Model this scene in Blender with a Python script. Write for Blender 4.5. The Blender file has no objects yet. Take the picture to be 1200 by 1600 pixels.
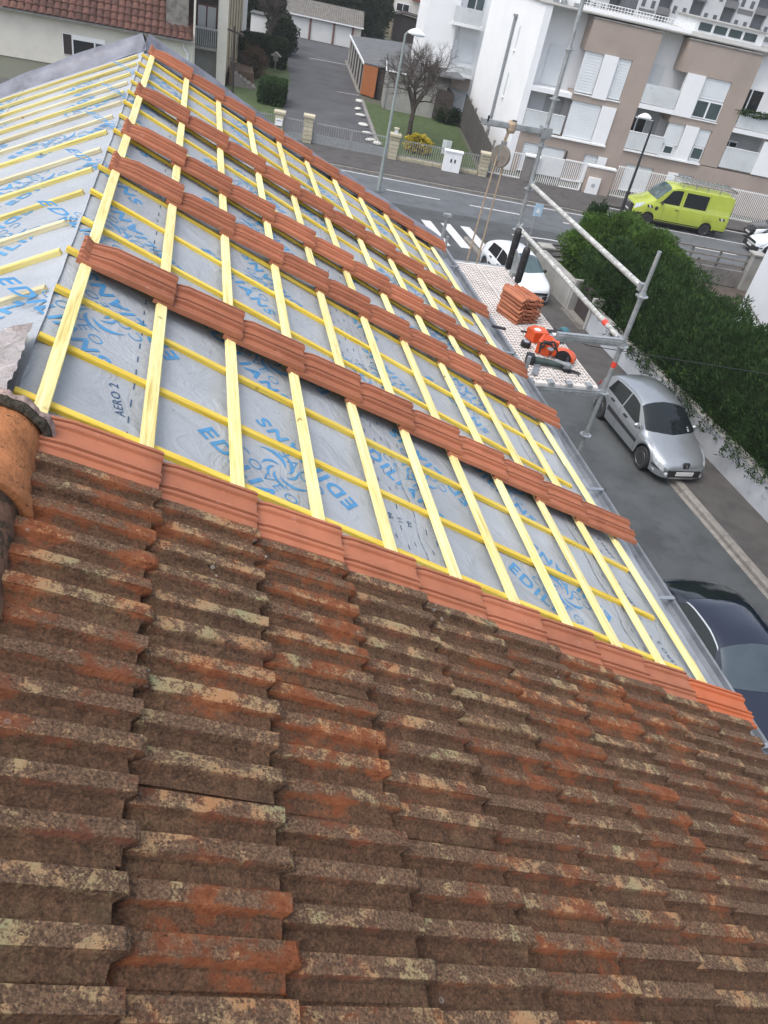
import bpy, bmesh, math, random
import numpy as np
from mathutils import Vector, Matrix
random.seed(7); RNG = np.random.default_rng(7)
S = bpy.context.scene
COL = S.collection
# ---------------------------------------------------------------- camera, sky, sun, exposure
cam_data = bpy.data.cameras.new('camera'); cam = bpy.data.objects.new('camera', cam_data); COL.objects.link(cam)
cam_data.sensor_fit = 'VERTICAL'; cam_data.sensor_height = 36.0; cam_data.lens = 36.0*1191.8711/1600
cam_data.clip_start = 0.05; cam_data.clip_end = 3000
Rc = [[0.9672075, -0.1760966, 0.1830291], [0.0335458, -0.6257398, -0.7793102], [0.2517624, 0.7598945, -0.5993129]]
cam.matrix_world = Matrix(((Rc[0][0], -Rc[1][0], -Rc[2][0], 0.44218), (Rc[0][1], -Rc[1][1], -Rc[2][1], -2.27186),
                           (Rc[0][2], -Rc[1][2], -Rc[2][2], 1.35920+9.6), (0, 0, 0, 1)))
S.camera = cam
W = bpy.data.worlds.new('World'); S.world = W; W.use_nodes = True
nt = W.node_tree; bg = nt.nodes['Background']
sky = nt.nodes.new('ShaderNodeTexSky'); sky.sky_type = 'NISHITA'; sky.sun_disc = False
SUN_EL, SUN_AZ = math.radians(62), math.radians(247)
sky.sun_elevation = SUN_EL; sky.sun_rotation = SUN_AZ; sky.altitude = 100; sky.air_density = 1.0; sky.dust_density = 4.0; sky.ozone_density = 1.5
hs = nt.nodes.new('ShaderNodeHueSaturation'); hs.inputs['Saturation'].default_value = 0.5
nt.links.new(sky.outputs[0], hs.inputs['Color']); nt.links.new(hs.outputs[0], bg.inputs['Color']); bg.inputs['Strength'].default_value = 0.15
sl = bpy.data.lights.new('sun', 'SUN'); sl.energy = 0.55; sl.angle = math.radians(40); sl.color = (1.0, 0.96, 0.9)
so = bpy.data.objects.new('sun', sl); COL.objects.link(so); so.location = (0, 0, 60)
so.rotation_euler = Vector((math.sin(SUN_AZ)*math.cos(SUN_EL), math.cos(SUN_AZ)*math.cos(SUN_EL), math.sin(SUN_EL))).to_track_quat('Z', 'Y').to_euler()
S.view_settings.view_transform = 'Standard'; S.view_settings.look = 'None'; S.view_settings.gamma = 1.0
S.view_settings.use_curve_mapping = False; S.view_settings.exposure = 1.0
# ---------------------------------------------------------------- helpers
AL = 0.433440; CA, SA = math.cos(AL), math.sin(AL); RZ = 9.6           # roof pitch and ridge height
TH = math.atan(-0.1491); CT, ST = math.cos(TH), math.sin(TH)        # direction of the main street
def st(s, t, z=0.0): return (s*CT - t*ST, s*ST + t*CT, z)
def tag(o, label=None, cat=None, group=None, kind=None):
    if label: o['label'] = label
    if cat: o['category'] = cat
    if group: o['group'] = group
    if kind: o['kind'] = kind
    return o
def thing(name, label, cat, loc=(0, 0, 0), rz=0.0, group=None):
    o = bpy.data.objects.new(name, None); COL.objects.link(o); o.empty_display_size = 0.3
    o.location = loc; o.rotation_euler = (0, 0, rz)
    return tag(o, label, cat, group)
class MB:
    def __init__(s): s.v = []; s.f = []; s.m = []; s.attr = None
    def add(s, vs, fs, m=0):
        n = len(s.v); s.v += [tuple(p) for p in vs]; s.f += [tuple(i+n for i in f) for f in fs]; s.m += [m]*len(fs); return s
    def box(s, x0, x1, y0, y1, z0, z1, m=0):
        if x0 > x1: x0, x1 = x1, x0
        if y0 > y1: y0, y1 = y1, y0
        if z0 > z1: z0, z1 = z1, z0
        return s.add([(x0,y0,z0),(x1,y0,z0),(x1,y1,z0),(x0,y1,z0),(x0,y0,z1),(x1,y0,z1),(x1,y1,z1),(x0,y1,z1)],
                     [(3,2,1,0),(4,5,6,7),(0,1,5,4),(1,2,6,5),(2,3,7,6),(3,0,4,7)], m)
    def cbox(s, c, h, rot=None, m=0):
        vs = []
        for z in (-1, 1):
            for x, y in ((-1,-1),(1,-1),(1,1),(-1,1)):
                p = Vector((x*h[0], y*h[1], z*h[2]))
                if rot is not None: p = rot @ p
                vs.append(p + Vector(c))
        return s.add(vs, [(3,2,1,0),(4,5,6,7),(0,1,5,4),(1,2,6,5),(2,3,7,6),(3,0,4,7)], m)
    def tube(s, p0, p1, r0, r1=None, n=8, caps=True, m=0):
        r1 = r0 if r1 is None else r1
        p0, p1 = Vector(p0), Vector(p1); d = p1-p0
        if d.length < 1e-6: return s
        q = d.to_track_quat('Z', 'Y'); vs = []
        for p, r in ((p0, r0), (p1, r1)):
            for i in range(n):
                a = 2*math.pi*i/n; vs.append(p + q @ Vector((math.cos(a)*r, math.sin(a)*r, 0)))
        fs = [(i, (i+1) % n, n+(i+1) % n, n+i) for i in range(n)]
        if caps: fs += [tuple(range(n-1, -1, -1)), tuple(range(n, 2*n))]
        return s.add(vs, fs, m)
    def poly(s, pts, m=0): return s.add(pts, [tuple(range(len(pts)))], m)
    def prism(s, pts, vec, m=0):                         # closed polygon swept along vec
        n = len(pts); v = Vector(vec); vs = [Vector(p) for p in pts]; vs = vs + [p+v for p in vs]
        return s.add(vs, [(i, (i+1) % n, n+(i+1) % n, n+i) for i in range(n)] + [tuple(range(n-1, -1, -1)), tuple(range(n, 2*n))], m)
    def grid(s, fn, us, vs_, m=0, flip=False):
        pts = [fn(u, v) for u in us for v in vs_]; nv = len(vs_)
        fs = []
        for i in range(len(us)-1):
            for j in range(nv-1):
                q = (i*nv+j, (i+1)*nv+j, (i+1)*nv+j+1, i*nv+j+1); fs.append(q[::-1] if flip else q)
        return s.add(pts, fs, m)
    def lathe(s, prof, c=(0, 0, 0), axis='z', n=16, m=0):
        vs = []; c = Vector(c)
        for r, h in prof:
            for i in range(n):
                a = 2*math.pi*i/n; p = (r*math.cos(a), r*math.sin(a), h)
                if axis == 'x': p = (p[2], p[0], p[1])
                elif axis == 'y': p = (p[1], p[2], p[0])
                vs.append(c+Vector(p))
        fs = []
        for k in range(len(prof)-1):
            for i in range(n): fs.append((k*n+i, k*n+(i+1) % n, (k+1)*n+(i+1) % n, (k+1)*n+i))
        fs += [tuple(range(n-1, -1, -1)), tuple(range((len(prof)-1)*n, len(prof)*n))]
        return s.add(vs, fs, m)
    def mesh(s, name, mats, smooth=False, recalc=True):
        me = bpy.data.meshes.new(name); me.from_pydata(s.v, [], s.f)
        for mm in (mats if isinstance(mats, (list, tuple)) else [mats]): me.materials.append(mm)
        if any(s.m): me.polygons.foreach_set('material_index', s.m)
        if recalc:
            b = bmesh.new(); b.from_mesh(me); bmesh.ops.recalc_face_normals(b, faces=b.faces); b.to_mesh(me); b.free()
        if smooth is True: me.polygons.foreach_set('use_smooth', [True]*len(me.polygons))
        elif smooth: me.polygons.foreach_set('use_smooth', [True]*len(me.polygons)); me.set_sharp_from_angle(angle=math.radians(smooth))
        me.update(); return me
    def build(s, name, mats, parent=None, loc=None, rz=0.0, smooth=False, recalc=True, **k):
        return inst(name, s.mesh(name, mats, smooth, recalc), parent, loc, (0, 0, rz), **k)
def inst(name, me, parent=None, loc=None, rot=None, scale=None, **k):
    o = bpy.data.objects.new(name, me); COL.objects.link(o)
    if parent is not None: o.parent = parent
    if loc is not None: o.location = loc
    if rot is not None: o.rotation_euler = rot
    if scale is not None: o.scale = scale
    return tag(o, **k)
def structure(name, mb, mat, **k): return mb.build(name, mat, kind='structure', **k)
def big_mesh(name, V, F, mat, parent=None, loc=None, smooth=False, **k):      # numpy quads or tris
    me = bpy.data.meshes.new(name); n = F.shape[1]
    me.vertices.add(len(V)); me.vertices.foreach_set('co', V.astype(np.float32).ravel())
    me.loops.add(F.size); me.loops.foreach_set('vertex_index', F.astype(np.int32).ravel())
    me.polygons.add(len(F)); me.polygons.foreach_set('loop_start', np.arange(0, F.size, n, dtype=np.int32))
    me.materials.append(mat); me.update(calc_edges=True); me.validate()
    return inst(name, me, parent, loc, **k)
# ---------------------------------------------------------------- materials
def srgb(r, g, b):
    f = lambda c: c/12.92 if c <= 0.04045 else ((c+0.055)/1.055)**2.4
    return (f(r/255), f(g/255), f(b/255))
def new_mat(name):
    m = bpy.data.materials.new(name); m.use_nodes = True; return m, m.node_tree, m.node_tree.nodes['Principled BSDF']
def ramp(nt, fac, stops, interp='LINEAR'):
    r = nt.nodes.new('ShaderNodeValToRGB'); r.color_ramp.interpolation = interp
    while len(r.color_ramp.elements) > 1: r.color_ramp.elements.remove(r.color_ramp.elements[-1])
    for i, (p, c) in enumerate(stops):
        e = r.color_ramp.elements[0] if i == 0 else r.color_ramp.elements.new(p)
        e.position = p; e.color = (*c, 1) if len(c) == 3 else c
    nt.links.new(fac, r.inputs[0]); return r.outputs[0]
def coord(nt, scale=(1, 1, 1), kind='pos', rand=False):
    mp = nt.nodes.new('ShaderNodeMapping'); mp.inputs['Scale'].default_value = scale
    if kind == 'pos': src = nt.nodes.new('ShaderNodeNewGeometry').outputs['Position']
    else: src = nt.nodes.new('ShaderNodeTexCoord').outputs['Object']
    nt.links.new(src, mp.inputs[0])
    if rand:
        oi = nt.nodes.new('ShaderNodeObjectInfo'); mu = nt.nodes.new('ShaderNodeMath'); mu.operation = 'MULTIPLY'; mu.inputs[1].default_value = 50
        nt.links.new(oi.outputs['Random'], mu.inputs[0]); nt.links.new(mu.outputs[0], mp.inputs['Location'])
    return mp.outputs[0]
def noise(nt, co, scale, detail=5, rough=0.6, dist=0.0):
    n = nt.nodes.new('ShaderNodeTexNoise'); n.inputs['Scale'].default_value = scale; n.inputs['Detail'].default_value = detail
    n.inputs['Roughness'].default_value = rough; n.inputs['Distortion'].default_value = dist
    nt.links.new(co, n.inputs['Vector']); return n.outputs['Fac']
def mixc(nt, fac, a, b, blend='MIX'):
    m = nt.nodes.new('ShaderNodeMix'); m.data_type = 'RGBA'; m.blend_type = blend
    for sock, val in ((m.inputs[0], fac), (m.inputs[6], a), (m.inputs[7], b)):
        if hasattr(val, 'links'): nt.links.new(val, sock)
        elif isinstance(val, (int, float)): sock.default_value = val
        else: sock.default_value = (*val, 1)
    return m.outputs[2]
def math_n(nt, op, a, b=0.0):
    m = nt.nodes.new('ShaderNodeMath'); m.operation = op.replace('_N', ''); m.use_clamp = op in ('MULTIPLY', 'ADD')
    for sock, val in ((m.inputs[0], a), (m.inputs[1], b)):
        if hasattr(val, 'links'): nt.links.new(val, sock)
        else: sock.default_value = val
    return m.outputs[0]
def bump(nt, bs, h, strength=0.3, dist=0.01):
    b = nt.nodes.new('ShaderNodeBump'); b.inputs['Strength'].default_value = strength; b.inputs['Distance'].default_value = dist
    nt.links.new(h, b.inputs['Height']); nt.links.new(b.outputs[0], bs.inputs['Normal'])
def pm(name, c, var=0.25, scale=3.0, rough=0.75, metal=0.0, bs_=0.0, bscale=40.0, spec=0.5, coat=0.0, stretch=(1, 1, 1), kind='pos', second=None, rand=0.0, bdist=0.01):
    m, nt, b = new_mat(name); co = coord(nt, stretch, kind)
    f = noise(nt, co, scale, 6, 0.62)
    lo = tuple(x*(1-var) for x in c); hi = tuple(min(x*(1+var*0.7), 1) for x in c)
    col = ramp(nt, f, [(0.32, lo), (0.5, c), (0.68, hi)])
    if second:                                          # second = (colour, threshold, scale): blotches of another colour
        f2 = noise(nt, co, second[2], 8, 0.7)
        col = mixc(nt, ramp(nt, f2, [(second[1], (0, 0, 0)), (min(second[1]+0.1, 1), (1, 1, 1))]), col, second[0])
    if rand:
        oi = nt.nodes.new('ShaderNodeObjectInfo'); hsn = nt.nodes.new('ShaderNodeHueSaturation')
        mr = nt.nodes.new('ShaderNodeMapRange'); mr.inputs[3].default_value = 1-rand; mr.inputs[4].default_value = 1+rand
        nt.links.new(oi.outputs['Random'], mr.inputs[0]); nt.links.new(mr.outputs[0], hsn.inputs['Value']); nt.links.new(col, hsn.inputs['Color']); col = hsn.outputs[0]
    nt.links.new(col, b.inputs['Base Color'])
    b.inputs['Roughness'].default_value = rough; b.inputs['Metallic'].default_value = metal
    b.inputs['Specular IOR Level'].default_value = spec; b.inputs['Coat Weight'].default_value = coat; b.inputs['Coat Roughness'].default_value = 0.05
    if bs_: bump(nt, b, noise(nt, co, bscale, 4, 0.65), bs_, bdist)
    return m

# ---------------------------------------------------------------- damp winter air
def haze_box():
    m = bpy.data.materials.new('damp_air'); m.use_nodes = True; t = m.node_tree; t.nodes.clear(); o = t.nodes.new('ShaderNodeOutputMaterial'); v = t.nodes.new('ShaderNodeVolumePrincipled')
    v.inputs['Color'].default_value = (.93, .95, .97, 1); v.inputs['Density'].default_value = HAZE; v.inputs['Anisotropy'].default_value = .2; t.links.new(v.outputs[0], o.inputs['Volume'])
    b = MB(); b.box(-120, 200, -60, 220, -1.1, 24); b.build('haze', m, kind='stuff')
HAZE = 0.0005
haze_box()
# ---------------------------------------------------------------- the re-roofed house
def old_tile_mat():
    m, nt, b = new_mat('weathered_clay_tile'); co = coord(nt)
    oi = nt.nodes.new('ShaderNodeObjectInfo'); rnd = oi.outputs['Random']
    at = nt.nodes.new('ShaderNodeAttribute'); at.attribute_name = 'zone'; z = at.outputs['Fac']
    n_big = noise(nt, co, 7, 6, 0.6); n_mid = noise(nt, co, 30, 9, 0.8); n_fine = noise(nt, co, 130, 4, 0.7)
    clay = ramp(nt, n_mid, [(0.25, (0.10, 0.04, 0.024)), (0.45, (0.225, 0.076, 0.035)), (0.58, (0.33, 0.12, 0.053)), (0.72, (0.42, 0.20, 0.10))])
    clay = mixc(nt, ramp(nt, rnd, [(0.2, (0, 0, 0)), (1, (0.75, 0.75, 0.75))]), clay, (0.13, 0.062, 0.045))
    # soot and moss, thick in the pans, thin on the rib faces
    zr = ramp(nt, z, [(0.0, (0.10,)*3), (0.3, (0.09,)*3), (0.5, (-0.0,)*3), (0.72, (0.0,)*3), (0.85, (0.05,)*3), (1.0, (0.06,)*3)])
    g = math_n(nt, 'ADD', math_n(nt, 'ADD', math_n(nt, 'MULTIPLY', n_big, 0.6), math_n(nt, 'MULTIPLY', n_mid, 0.5)), zr)
    g = math_n(nt, 'ADD', g, math_n(nt, 'MULTIPLY', rnd, 0.08))
    soot = ramp(nt, math_n(nt, 'ADD', math_n(nt, 'MULTIPLY', n_fine, .55), math_n(nt, 'MULTIPLY', n_mid, .45)), [(0.35, (0.036, 0.024, 0.016)), (0.47, (0.082, 0.052, 0.034)), (0.55, (0.14, 0.083, 0.052)), (0.66, (0.26, 0.14, 0.08))])
    soot = mixc(nt, ramp(nt, z, [(0.6, (0, 0, 0)), (0.9, (0.6,)*3)]), soot, ramp(nt, n_fine, [(0.36, (0.075, 0.05, 0.036)), (0.48, (0.155, 0.104, 0.071)), (0.6, (0.30, 0.195, 0.12))]))
    col = mixc(nt, ramp(nt, g, [(0.552, (0, 0, 0)), (0.618, (0.92,)*3)]), clay, soot)
    # pale lichen crust on the crowns of the ribs
    lz = ramp(nt, z, [(0.0, (.12,)*3), (0.45, (.12,)*3), (0.8, (1, 1, 1))])
    lm = math_n(nt, 'ADD', math_n(nt, 'MULTIPLY', noise(nt, co, 13, 4, 0.6, 0.6), 0.5), math_n(nt, 'MULTIPLY', noise(nt, co, 62, 5, 0.75), 0.35))
    lm = math_n(nt, 'ADD', lm, math_n(nt, 'MULTIPLY', noise(nt, co, 170, 2, 0.6), 0.22))
    lm = math_n(nt, 'ADD', lm, math_n(nt, 'MULTIPLY_N', math_n(nt, 'SUBTRACT', math_n(nt, 'FRACT', math_n(nt, 'MULTIPLY_N', rnd, 7.31)), 0.5), 0.07))
    lich = ramp(nt, n_big, [(0.35, (0.50, 0.25, 0.115)), (0.48, (0.47, 0.30, 0.16)), (0.58, (0.42, 0.33, 0.18)), (0.68, (0.36, 0.35, 0.19))])
    col = mixc(nt, math_n(nt, 'MULTIPLY', ramp(nt, lm, [(0.565, (0, 0, 0)), (0.61, (0.85,)*3)]), lz), col, lich)
    # scattered specks and round white lichens
    vo = nt.nodes.new('ShaderNodeTexVoronoi'); vo.inputs['Scale'].default_value = 24; nt.links.new(co, vo.inputs['Vector'])
    sp = math_n(nt, 'MULTIPLY', ramp(nt, vo.outputs['Distance'], [(0.09, (0, 0, 0)), (0.12, (1, 1, 1)), (0.17, (1, 1, 1)), (0.2, (0, 0, 0))]),
                ramp(nt, noise(nt, co, 2.3, 2), [(0.63, (0, 0, 0)), (0.7, (1, 1, 1))]))
    col = mixc(nt, sp, col, (0.42, 0.42, 0.38))
    pit = ramp(nt, noise(nt, co, 75, 3, 0.6), [(0.66, (0, 0, 0)), (0.72, (0.85,)*3)])
    col = mixc(nt, pit, col, (0.022, 0.018, 0.014))
    nt.links.new(col, b.inputs['Base Color']); b.inputs['Roughness'].default_value = 0.95; b.inputs['Specular IOR Level'].default_value = 0.15
    h = math_n(nt, 'ADD', math_n(nt, 'MULTIPLY', n_mid, 0.55), math_n(nt, 'MULTIPLY', n_fine, 0.45))
    bump(nt, b, h, 1.0, 0.02)
    return m
def wood_mat(name, a, b_, c):
    m, nt, b = new_mat(name); co = coord(nt, (1, 1, 1), 'obj', True)
    mp = nt.nodes.new('ShaderNodeMapping'); mp.inputs['Scale'].default_value = (34, 1.6, 34); nt.links.new(co, mp.inputs[0])
    g = noise(nt, mp.outputs[0], 2.2, 6, 0.6, 0.6); big = noise(nt, coord(nt), 1.7, 4, 0.5)
    col = ramp(nt, g, [(0.28, c), (0.47, a), (0.7, b_)])
    col = mixc(nt, ramp(nt, big, [(0.4, (0, 0, 0)), (0.75, (0.55,)*3)]), col, b_)
    kn = nt.nodes.new('ShaderNodeTexVoronoi'); kn.inputs['Scale'].default_value = 4.5; nt.links.new(coord(nt), kn.inputs['Vector'])
    col = mixc(nt, ramp(nt, kn.outputs['Distance'], [(0.03, (0.85,)*3), (0.075, (0, 0, 0))]), col, (0.20, 0.105, 0.03))
    oi = nt.nodes.new('ShaderNodeObjectInfo'); hsn = nt.nodes.new('ShaderNodeHueSaturation')
    mr = nt.nodes.new('ShaderNodeMapRange'); mr.inputs[3].default_value = 0.88; mr.inputs[4].default_value = 1.1
    nt.links.new(oi.outputs['Random'], mr.inputs[0]); nt.links.new(mr.outputs[0], hsn.inputs['Value']); nt.links.new(col, hsn.inputs['Color'])
    nt.links.new(hsn.outputs[0], b.inputs['Base Color']); b.inputs['Roughness'].default_value = 0.72; b.inputs['Specular IOR Level'].default_value = 0.3
    bump(nt, b, g, 0.25, 0.002); return m
M = {}
M['old'] = old_tile_mat()
M['tile'] = pm('new_clay_tile', (0.36, 0.132, 0.07), 0.18, 5, 0.62, bs_=0.12, bscale=300, rand=0.14, spec=0.35, second=((0.43, 0.19, 0.125), 0.6, 14))
M['tile_bright'] = pm('orange_clay_tile', (0.46, 0.125, 0.05), 0.12, 5, 0.6, bs_=0.1, bscale=300, spec=0.35)
M['ridge'] = pm('ridge_clay', (0.38, 0.155, 0.065), 0.35, 9, 0.9, bs_=0.7, bscale=60, second=((0.07, 0.04, 0.025), 0.56, 34), spec=0.2)
M['ridge_dark'] = pm('ridge_clay_sooty', (0.16, 0.09, 0.06), 0.4, 9, 0.95, bs_=0.6, bscale=60, second=((0.05, 0.04, 0.03), 0.5, 20), spec=0.15)
M['mortar'] = pm('crumbling_mortar', (0.075, 0.065, 0.05), 0.5, 40, 1.0, bs_=1.0, bscale=60, second=((0.2, 0.18, 0.15), 0.62, 90), spec=0.1, bdist=0.02)
M['lime'] = pm('pinkish_mortar', (0.36, 0.27, 0.24), 0.4, 25, 1.0, bs_=0.8, bscale=70, spec=0.1)
M['batten'] = wood_mat('pale_treated_pine', (0.76, 0.65, 0.27), (0.84, 0.77, 0.44), (0.56, 0.42, 0.12))
M['counter_left'] = wood_mat('shaded_yellow_pine', (0.60, 0.48, 0.14), (0.70, 0.62, 0.30), (0.42, 0.31, 0.07))  # duller copy of the yellow pine, shade of the batten sides put into colour
M['counter'] = wood_mat('yellow_treated_pine', (0.68, 0.48, 0.055), (0.76, 0.60, 0.14), (0.46, 0.30, 0.03))
M['grey_wood'] = wood_mat('greyed_pine', (0.55, 0.47, 0.27), (0.66, 0.6, 0.42), (0.36, 0.29, 0.16))
def membrane_mat():
    m, nt, b = new_mat('underlay_membrane'); co = coord(nt)
    f = noise(nt, co, 1.6, 5, 0.6); f2 = noise(nt, co, 9, 6, 0.7)
    col = ramp(nt, f, [(0.3, (0.285, 0.305, 0.33)), (0.55, (0.335, 0.358, 0.385)), (0.75, (0.38, 0.402, 0.43))])
    col = mixc(nt, ramp(nt, f2, [(0.55, (0, 0, 0)), (0.8, (0.35,)*3)]), col, (0.30, 0.31, 0.34))
    vo = nt.nodes.new('ShaderNodeTexVoronoi'); vo.inputs['Scale'].default_value = 13; nt.links.new(co, vo.inputs['Vector'])
    col = mixc(nt, ramp(nt, vo.outputs['Distance'], [(0.045, (0.75,)*3), (0.06, (0, 0, 0))]), col, (0.10, 0.11, 0.13))
    nt.links.new(col, b.inputs['Base Color']); b.inputs['Roughness'].default_value = 0.5; b.inputs['Specular IOR Level'].default_value = 0.45
    bump(nt, b, math_n(nt, 'ADD', math_n(nt, 'MULTIPLY', noise(nt, co, 5, 4, 0.6, 1.2), 0.75), math_n(nt, 'MULTIPLY', noise(nt, co, 90, 3), 0.06)), 0.9, 0.03)
    return m
M['membrane'] = membrane_mat()
M['flap'] = pm('loose_membrane_edge', (0.155, 0.16, 0.19), 0.4, 5, 0.45, bs_=0.8, bscale=9, spec=0.5)
M['print_blue'] = pm('blue_print', (0.06, 0.235, 0.45), 0.2, 20, 0.5)
M['print_navy'] = pm('dark_print', (0.03, 0.075, 0.15), 0.2, 20, 0.55)
M['zinc'] = pm('zinc_gutter', (0.30, 0.32, 0.35), 0.25, 6, 0.45, metal=0.55, bs_=0.1, bscale=30)
M['plastic'] = pm('dusty_plastic_sheet', (0.30, 0.27, 0.26), 0.35, 9, 0.3, bs_=0.9, bscale=16, second=((0.2, 0.16, 0.15), 0.55, 12), bdist=0.03)
M['render_cream'] = pm('cream_render', (0.66, 0.63, 0.56), 0.08, 1.2, 0.9, bs_=0.15, bscale=80, second=((0.48, 0.45, 0.40), 0.68, 1.4))
M['steel_dark'] = pm('dark_steel', (0.05, 0.05, 0.055), 0.3, 30, 0.5, metal=0.6)
house = thing('house', 'house with its tiled roof half stripped to grey membrane and yellow battens', 'house', (0, 0, 0))
wl = MB()
wl.prism([(-3.1, -9, 0), (3.05, -9, 0), (3.05, -9, 8.05), (-0.09, -9, 9.50), (-3.1, -9, 8.11)], (0, 15.5, 0)); wl.build('wall', M['render_cream'], house)
def R(u, v, w=0.0): return (u*CA + w*SA, v, RZ - u*SA + w*CA)
XA, ZA = -0.0907, RZ+0.042
def L(s, v, w=0.0): return (XA - s*CA - w*SA, v, ZA - s*SA + w*CA)
CV = [0.0, 0.40, 0.82, 1.23, 1.64, 2.07, 2.50, 2.92, 3.36, 3.79, 4.20, 4.58, 4.95, 5.34, 5.79, 6.22]
def sagw(u, v):
    wr = min(1.0, max(0.0, (u+0.02)/0.16))
    soft = -0.012*max(0, 1-(u+0.08)/0.05) if u < -0.03 else 0
    k = 0.0
    for a, b in zip(CV, CV[1:]):
        if a <= v <= b: k = math.sin(math.pi*(v-a)/(b-a))**2; break
    return (-0.046 + soft - 0.010*k*wr + 0.005*wr*math.sin(3.1*u+1.7*v)*math.sin(2.3*v-1.1*u) + wr*( 0.004*math.sin(9.3*u+4.0*math.sin(2.2*v))*k
            + 0.0028*math.sin(17*v+5*math.sin(3*u))*k + 0.012*math.exp(-((v+.12)/.10)**2)*math.sin(13*u+2*math.sin(5*u))))
VS = [-0.62+0.035*i for i in range(214)]                # to v = 6.83
def verge(v): return max(0.0, v-6.52)
def mem_r(u, v):
    w = sagw(u, v)
    if u > 3.5: u = 3.5+(u-3.5)*(1+.14*math.sin(2.1*v+.6)+.10*math.sin(5.3*v)); w -= 0.35*max(0, u-3.56)**1.5*(1+0.6*math.sin(4.1*v))
    return R(u, v, w)
mb = MB(); mb.grid(mem_r, [-0.0787, -0.07, -0.06]+[-0.05+0.042*i for i in range(89)] + [3.72], VS[:205])
mem = mb.build('roof_membrane', M['membrane'], house, smooth=True)
mb = MB(); mb.grid(lambda s, v: L(s, v, sagw(s, v)), [0.0213]+[0.03+0.05*i for i in range(72)], VS[:205], flip=True)
meml = mb.build('roof_membrane', M['membrane'], house, smooth=True)
# loose edge of the membrane turned up over the far verge, the ridge overlap and a lapped seam
def flap(P, name):
    f = MB(); us = [0.0+0.06*i for i in range(64)]; prof = [(6.5, -0.044), (6.6, -0.03), (6.68, 0.02), (6.74, 0.055), (6.80, 0.05), (6.86, 0.0), (6.88, -0.12), (6.87, -0.25)]
    f.grid(lambda u, k: P(u-0.1 if P is R else u, prof[k][0]+0.03*math.sin(2.9*u)+0.015*math.sin(11*u), prof[k][1]*(1+0.35*math.sin(1.7*u+k*0.3))+0.008*math.sin(7*u+k)*math.sin(3.3*u)), us, list(range(len(prof))))
    return f.build(name, M['flap'], house, smooth=True)
flap(R, 'membrane_edge'); flap(L, 'membrane_edge')
for P, u0 in ((R, 1.62), (R, 3.02), (L, 1.25)):
    sm = MB(); sm.grid(lambda u, v: P(u+0.006*math.sin(5*v), v, sagw(u, v)+(0.004 if u < u0+0.04 else 0.0)), [u0, u0+0.02, u0+0.05], VS[14:205], flip=P is L)
    sm.build('seam_strip', M['membrane'], house, smooth=True)
# ---- battens and counter battens
def bar_prism(w, h, b=0.003):                            # chamfered section in (x, z), top at z = 0
    x = w/2
    return [(-x, -h), (x, -h), (x, -b), (x-b, 0), (-x+b, 0), (-x, -b)]
for i in range(11):
    u = i*0.345; y0, y1 = -0.22, 6.62 - random.uniform(0, .08); cut = random.uniform(1.5, 5)
    for a, b_ in ((y0, cut), (cut+0.002, y1)):
        m_ = MB(); m_.prism([(x, a, z) for x, z in bar_prism(0.046, 0.024)], (0, b_-a, 0))
        o = m_.build('batten', M['batten'], house, R(u, 0, 0)); o.rotation_euler = (random.uniform(-.0006, .0006), AL+random.uniform(-.02, .02), random.uniform(-.0012, .0012))
for v in CV:
    m_ = MB(); u1 = random.choice((3.36, 3.4, 3.45))
    m_.prism([(z, 0, x) for x, z in [(0, 0)]*0] or [(x, 0, z) for x, z in bar_prism(0.032, 0.022)], (0, u1+0.085+random.uniform(-.02, .02), 0))
    o = m_.build('counter_batten', M['counter'], house)
    # local y runs down the slope
    X = Vector((0, -1, 0)); Y = Vector((CA, 0, -SA)); Z = Vector((SA, 0, CA)); p = R(-0.085+random.uniform(-.012, .012), v+random.uniform(-.006, .006), -0.0245)
    o.matrix_world = Matrix(((X[0], Y[0], Z[0], p[0]), (X[1], Y[1], Z[1], p[1]), (X[2], Y[2], Z[2], p[2]), (0, 0, 0, 1)))
for k, v in enumerate(CV[1:]):
    m_ = MB(); m_.prism([(x, 0, z) for x, z in bar_prism(0.034, 0.024)], (0, 3.8, 0))
    o = m_.build('counter_batten', M['grey_wood'] if k in (1, 3, 6, 8, 9, 11) else M['counter_left'], house)  # muted woods on this slope, toned for shade on the batten sides
    X = Vector((0, 1, 0)); Y = Vector((-CA, 0, -SA)); Z = Vector((-SA, 0, CA)); p = L(0.045+random.uniform(-.012, .025), v+random.uniform(-.01, .01), -0.021)
    o.matrix_world = Matrix(((X[0], Y[0], Z[0], p[0]), (X[1], Y[1], Z[1], p[1]), (X[2], Y[2], Z[2], p[2]), (0, 0, 0, 1)))
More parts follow.
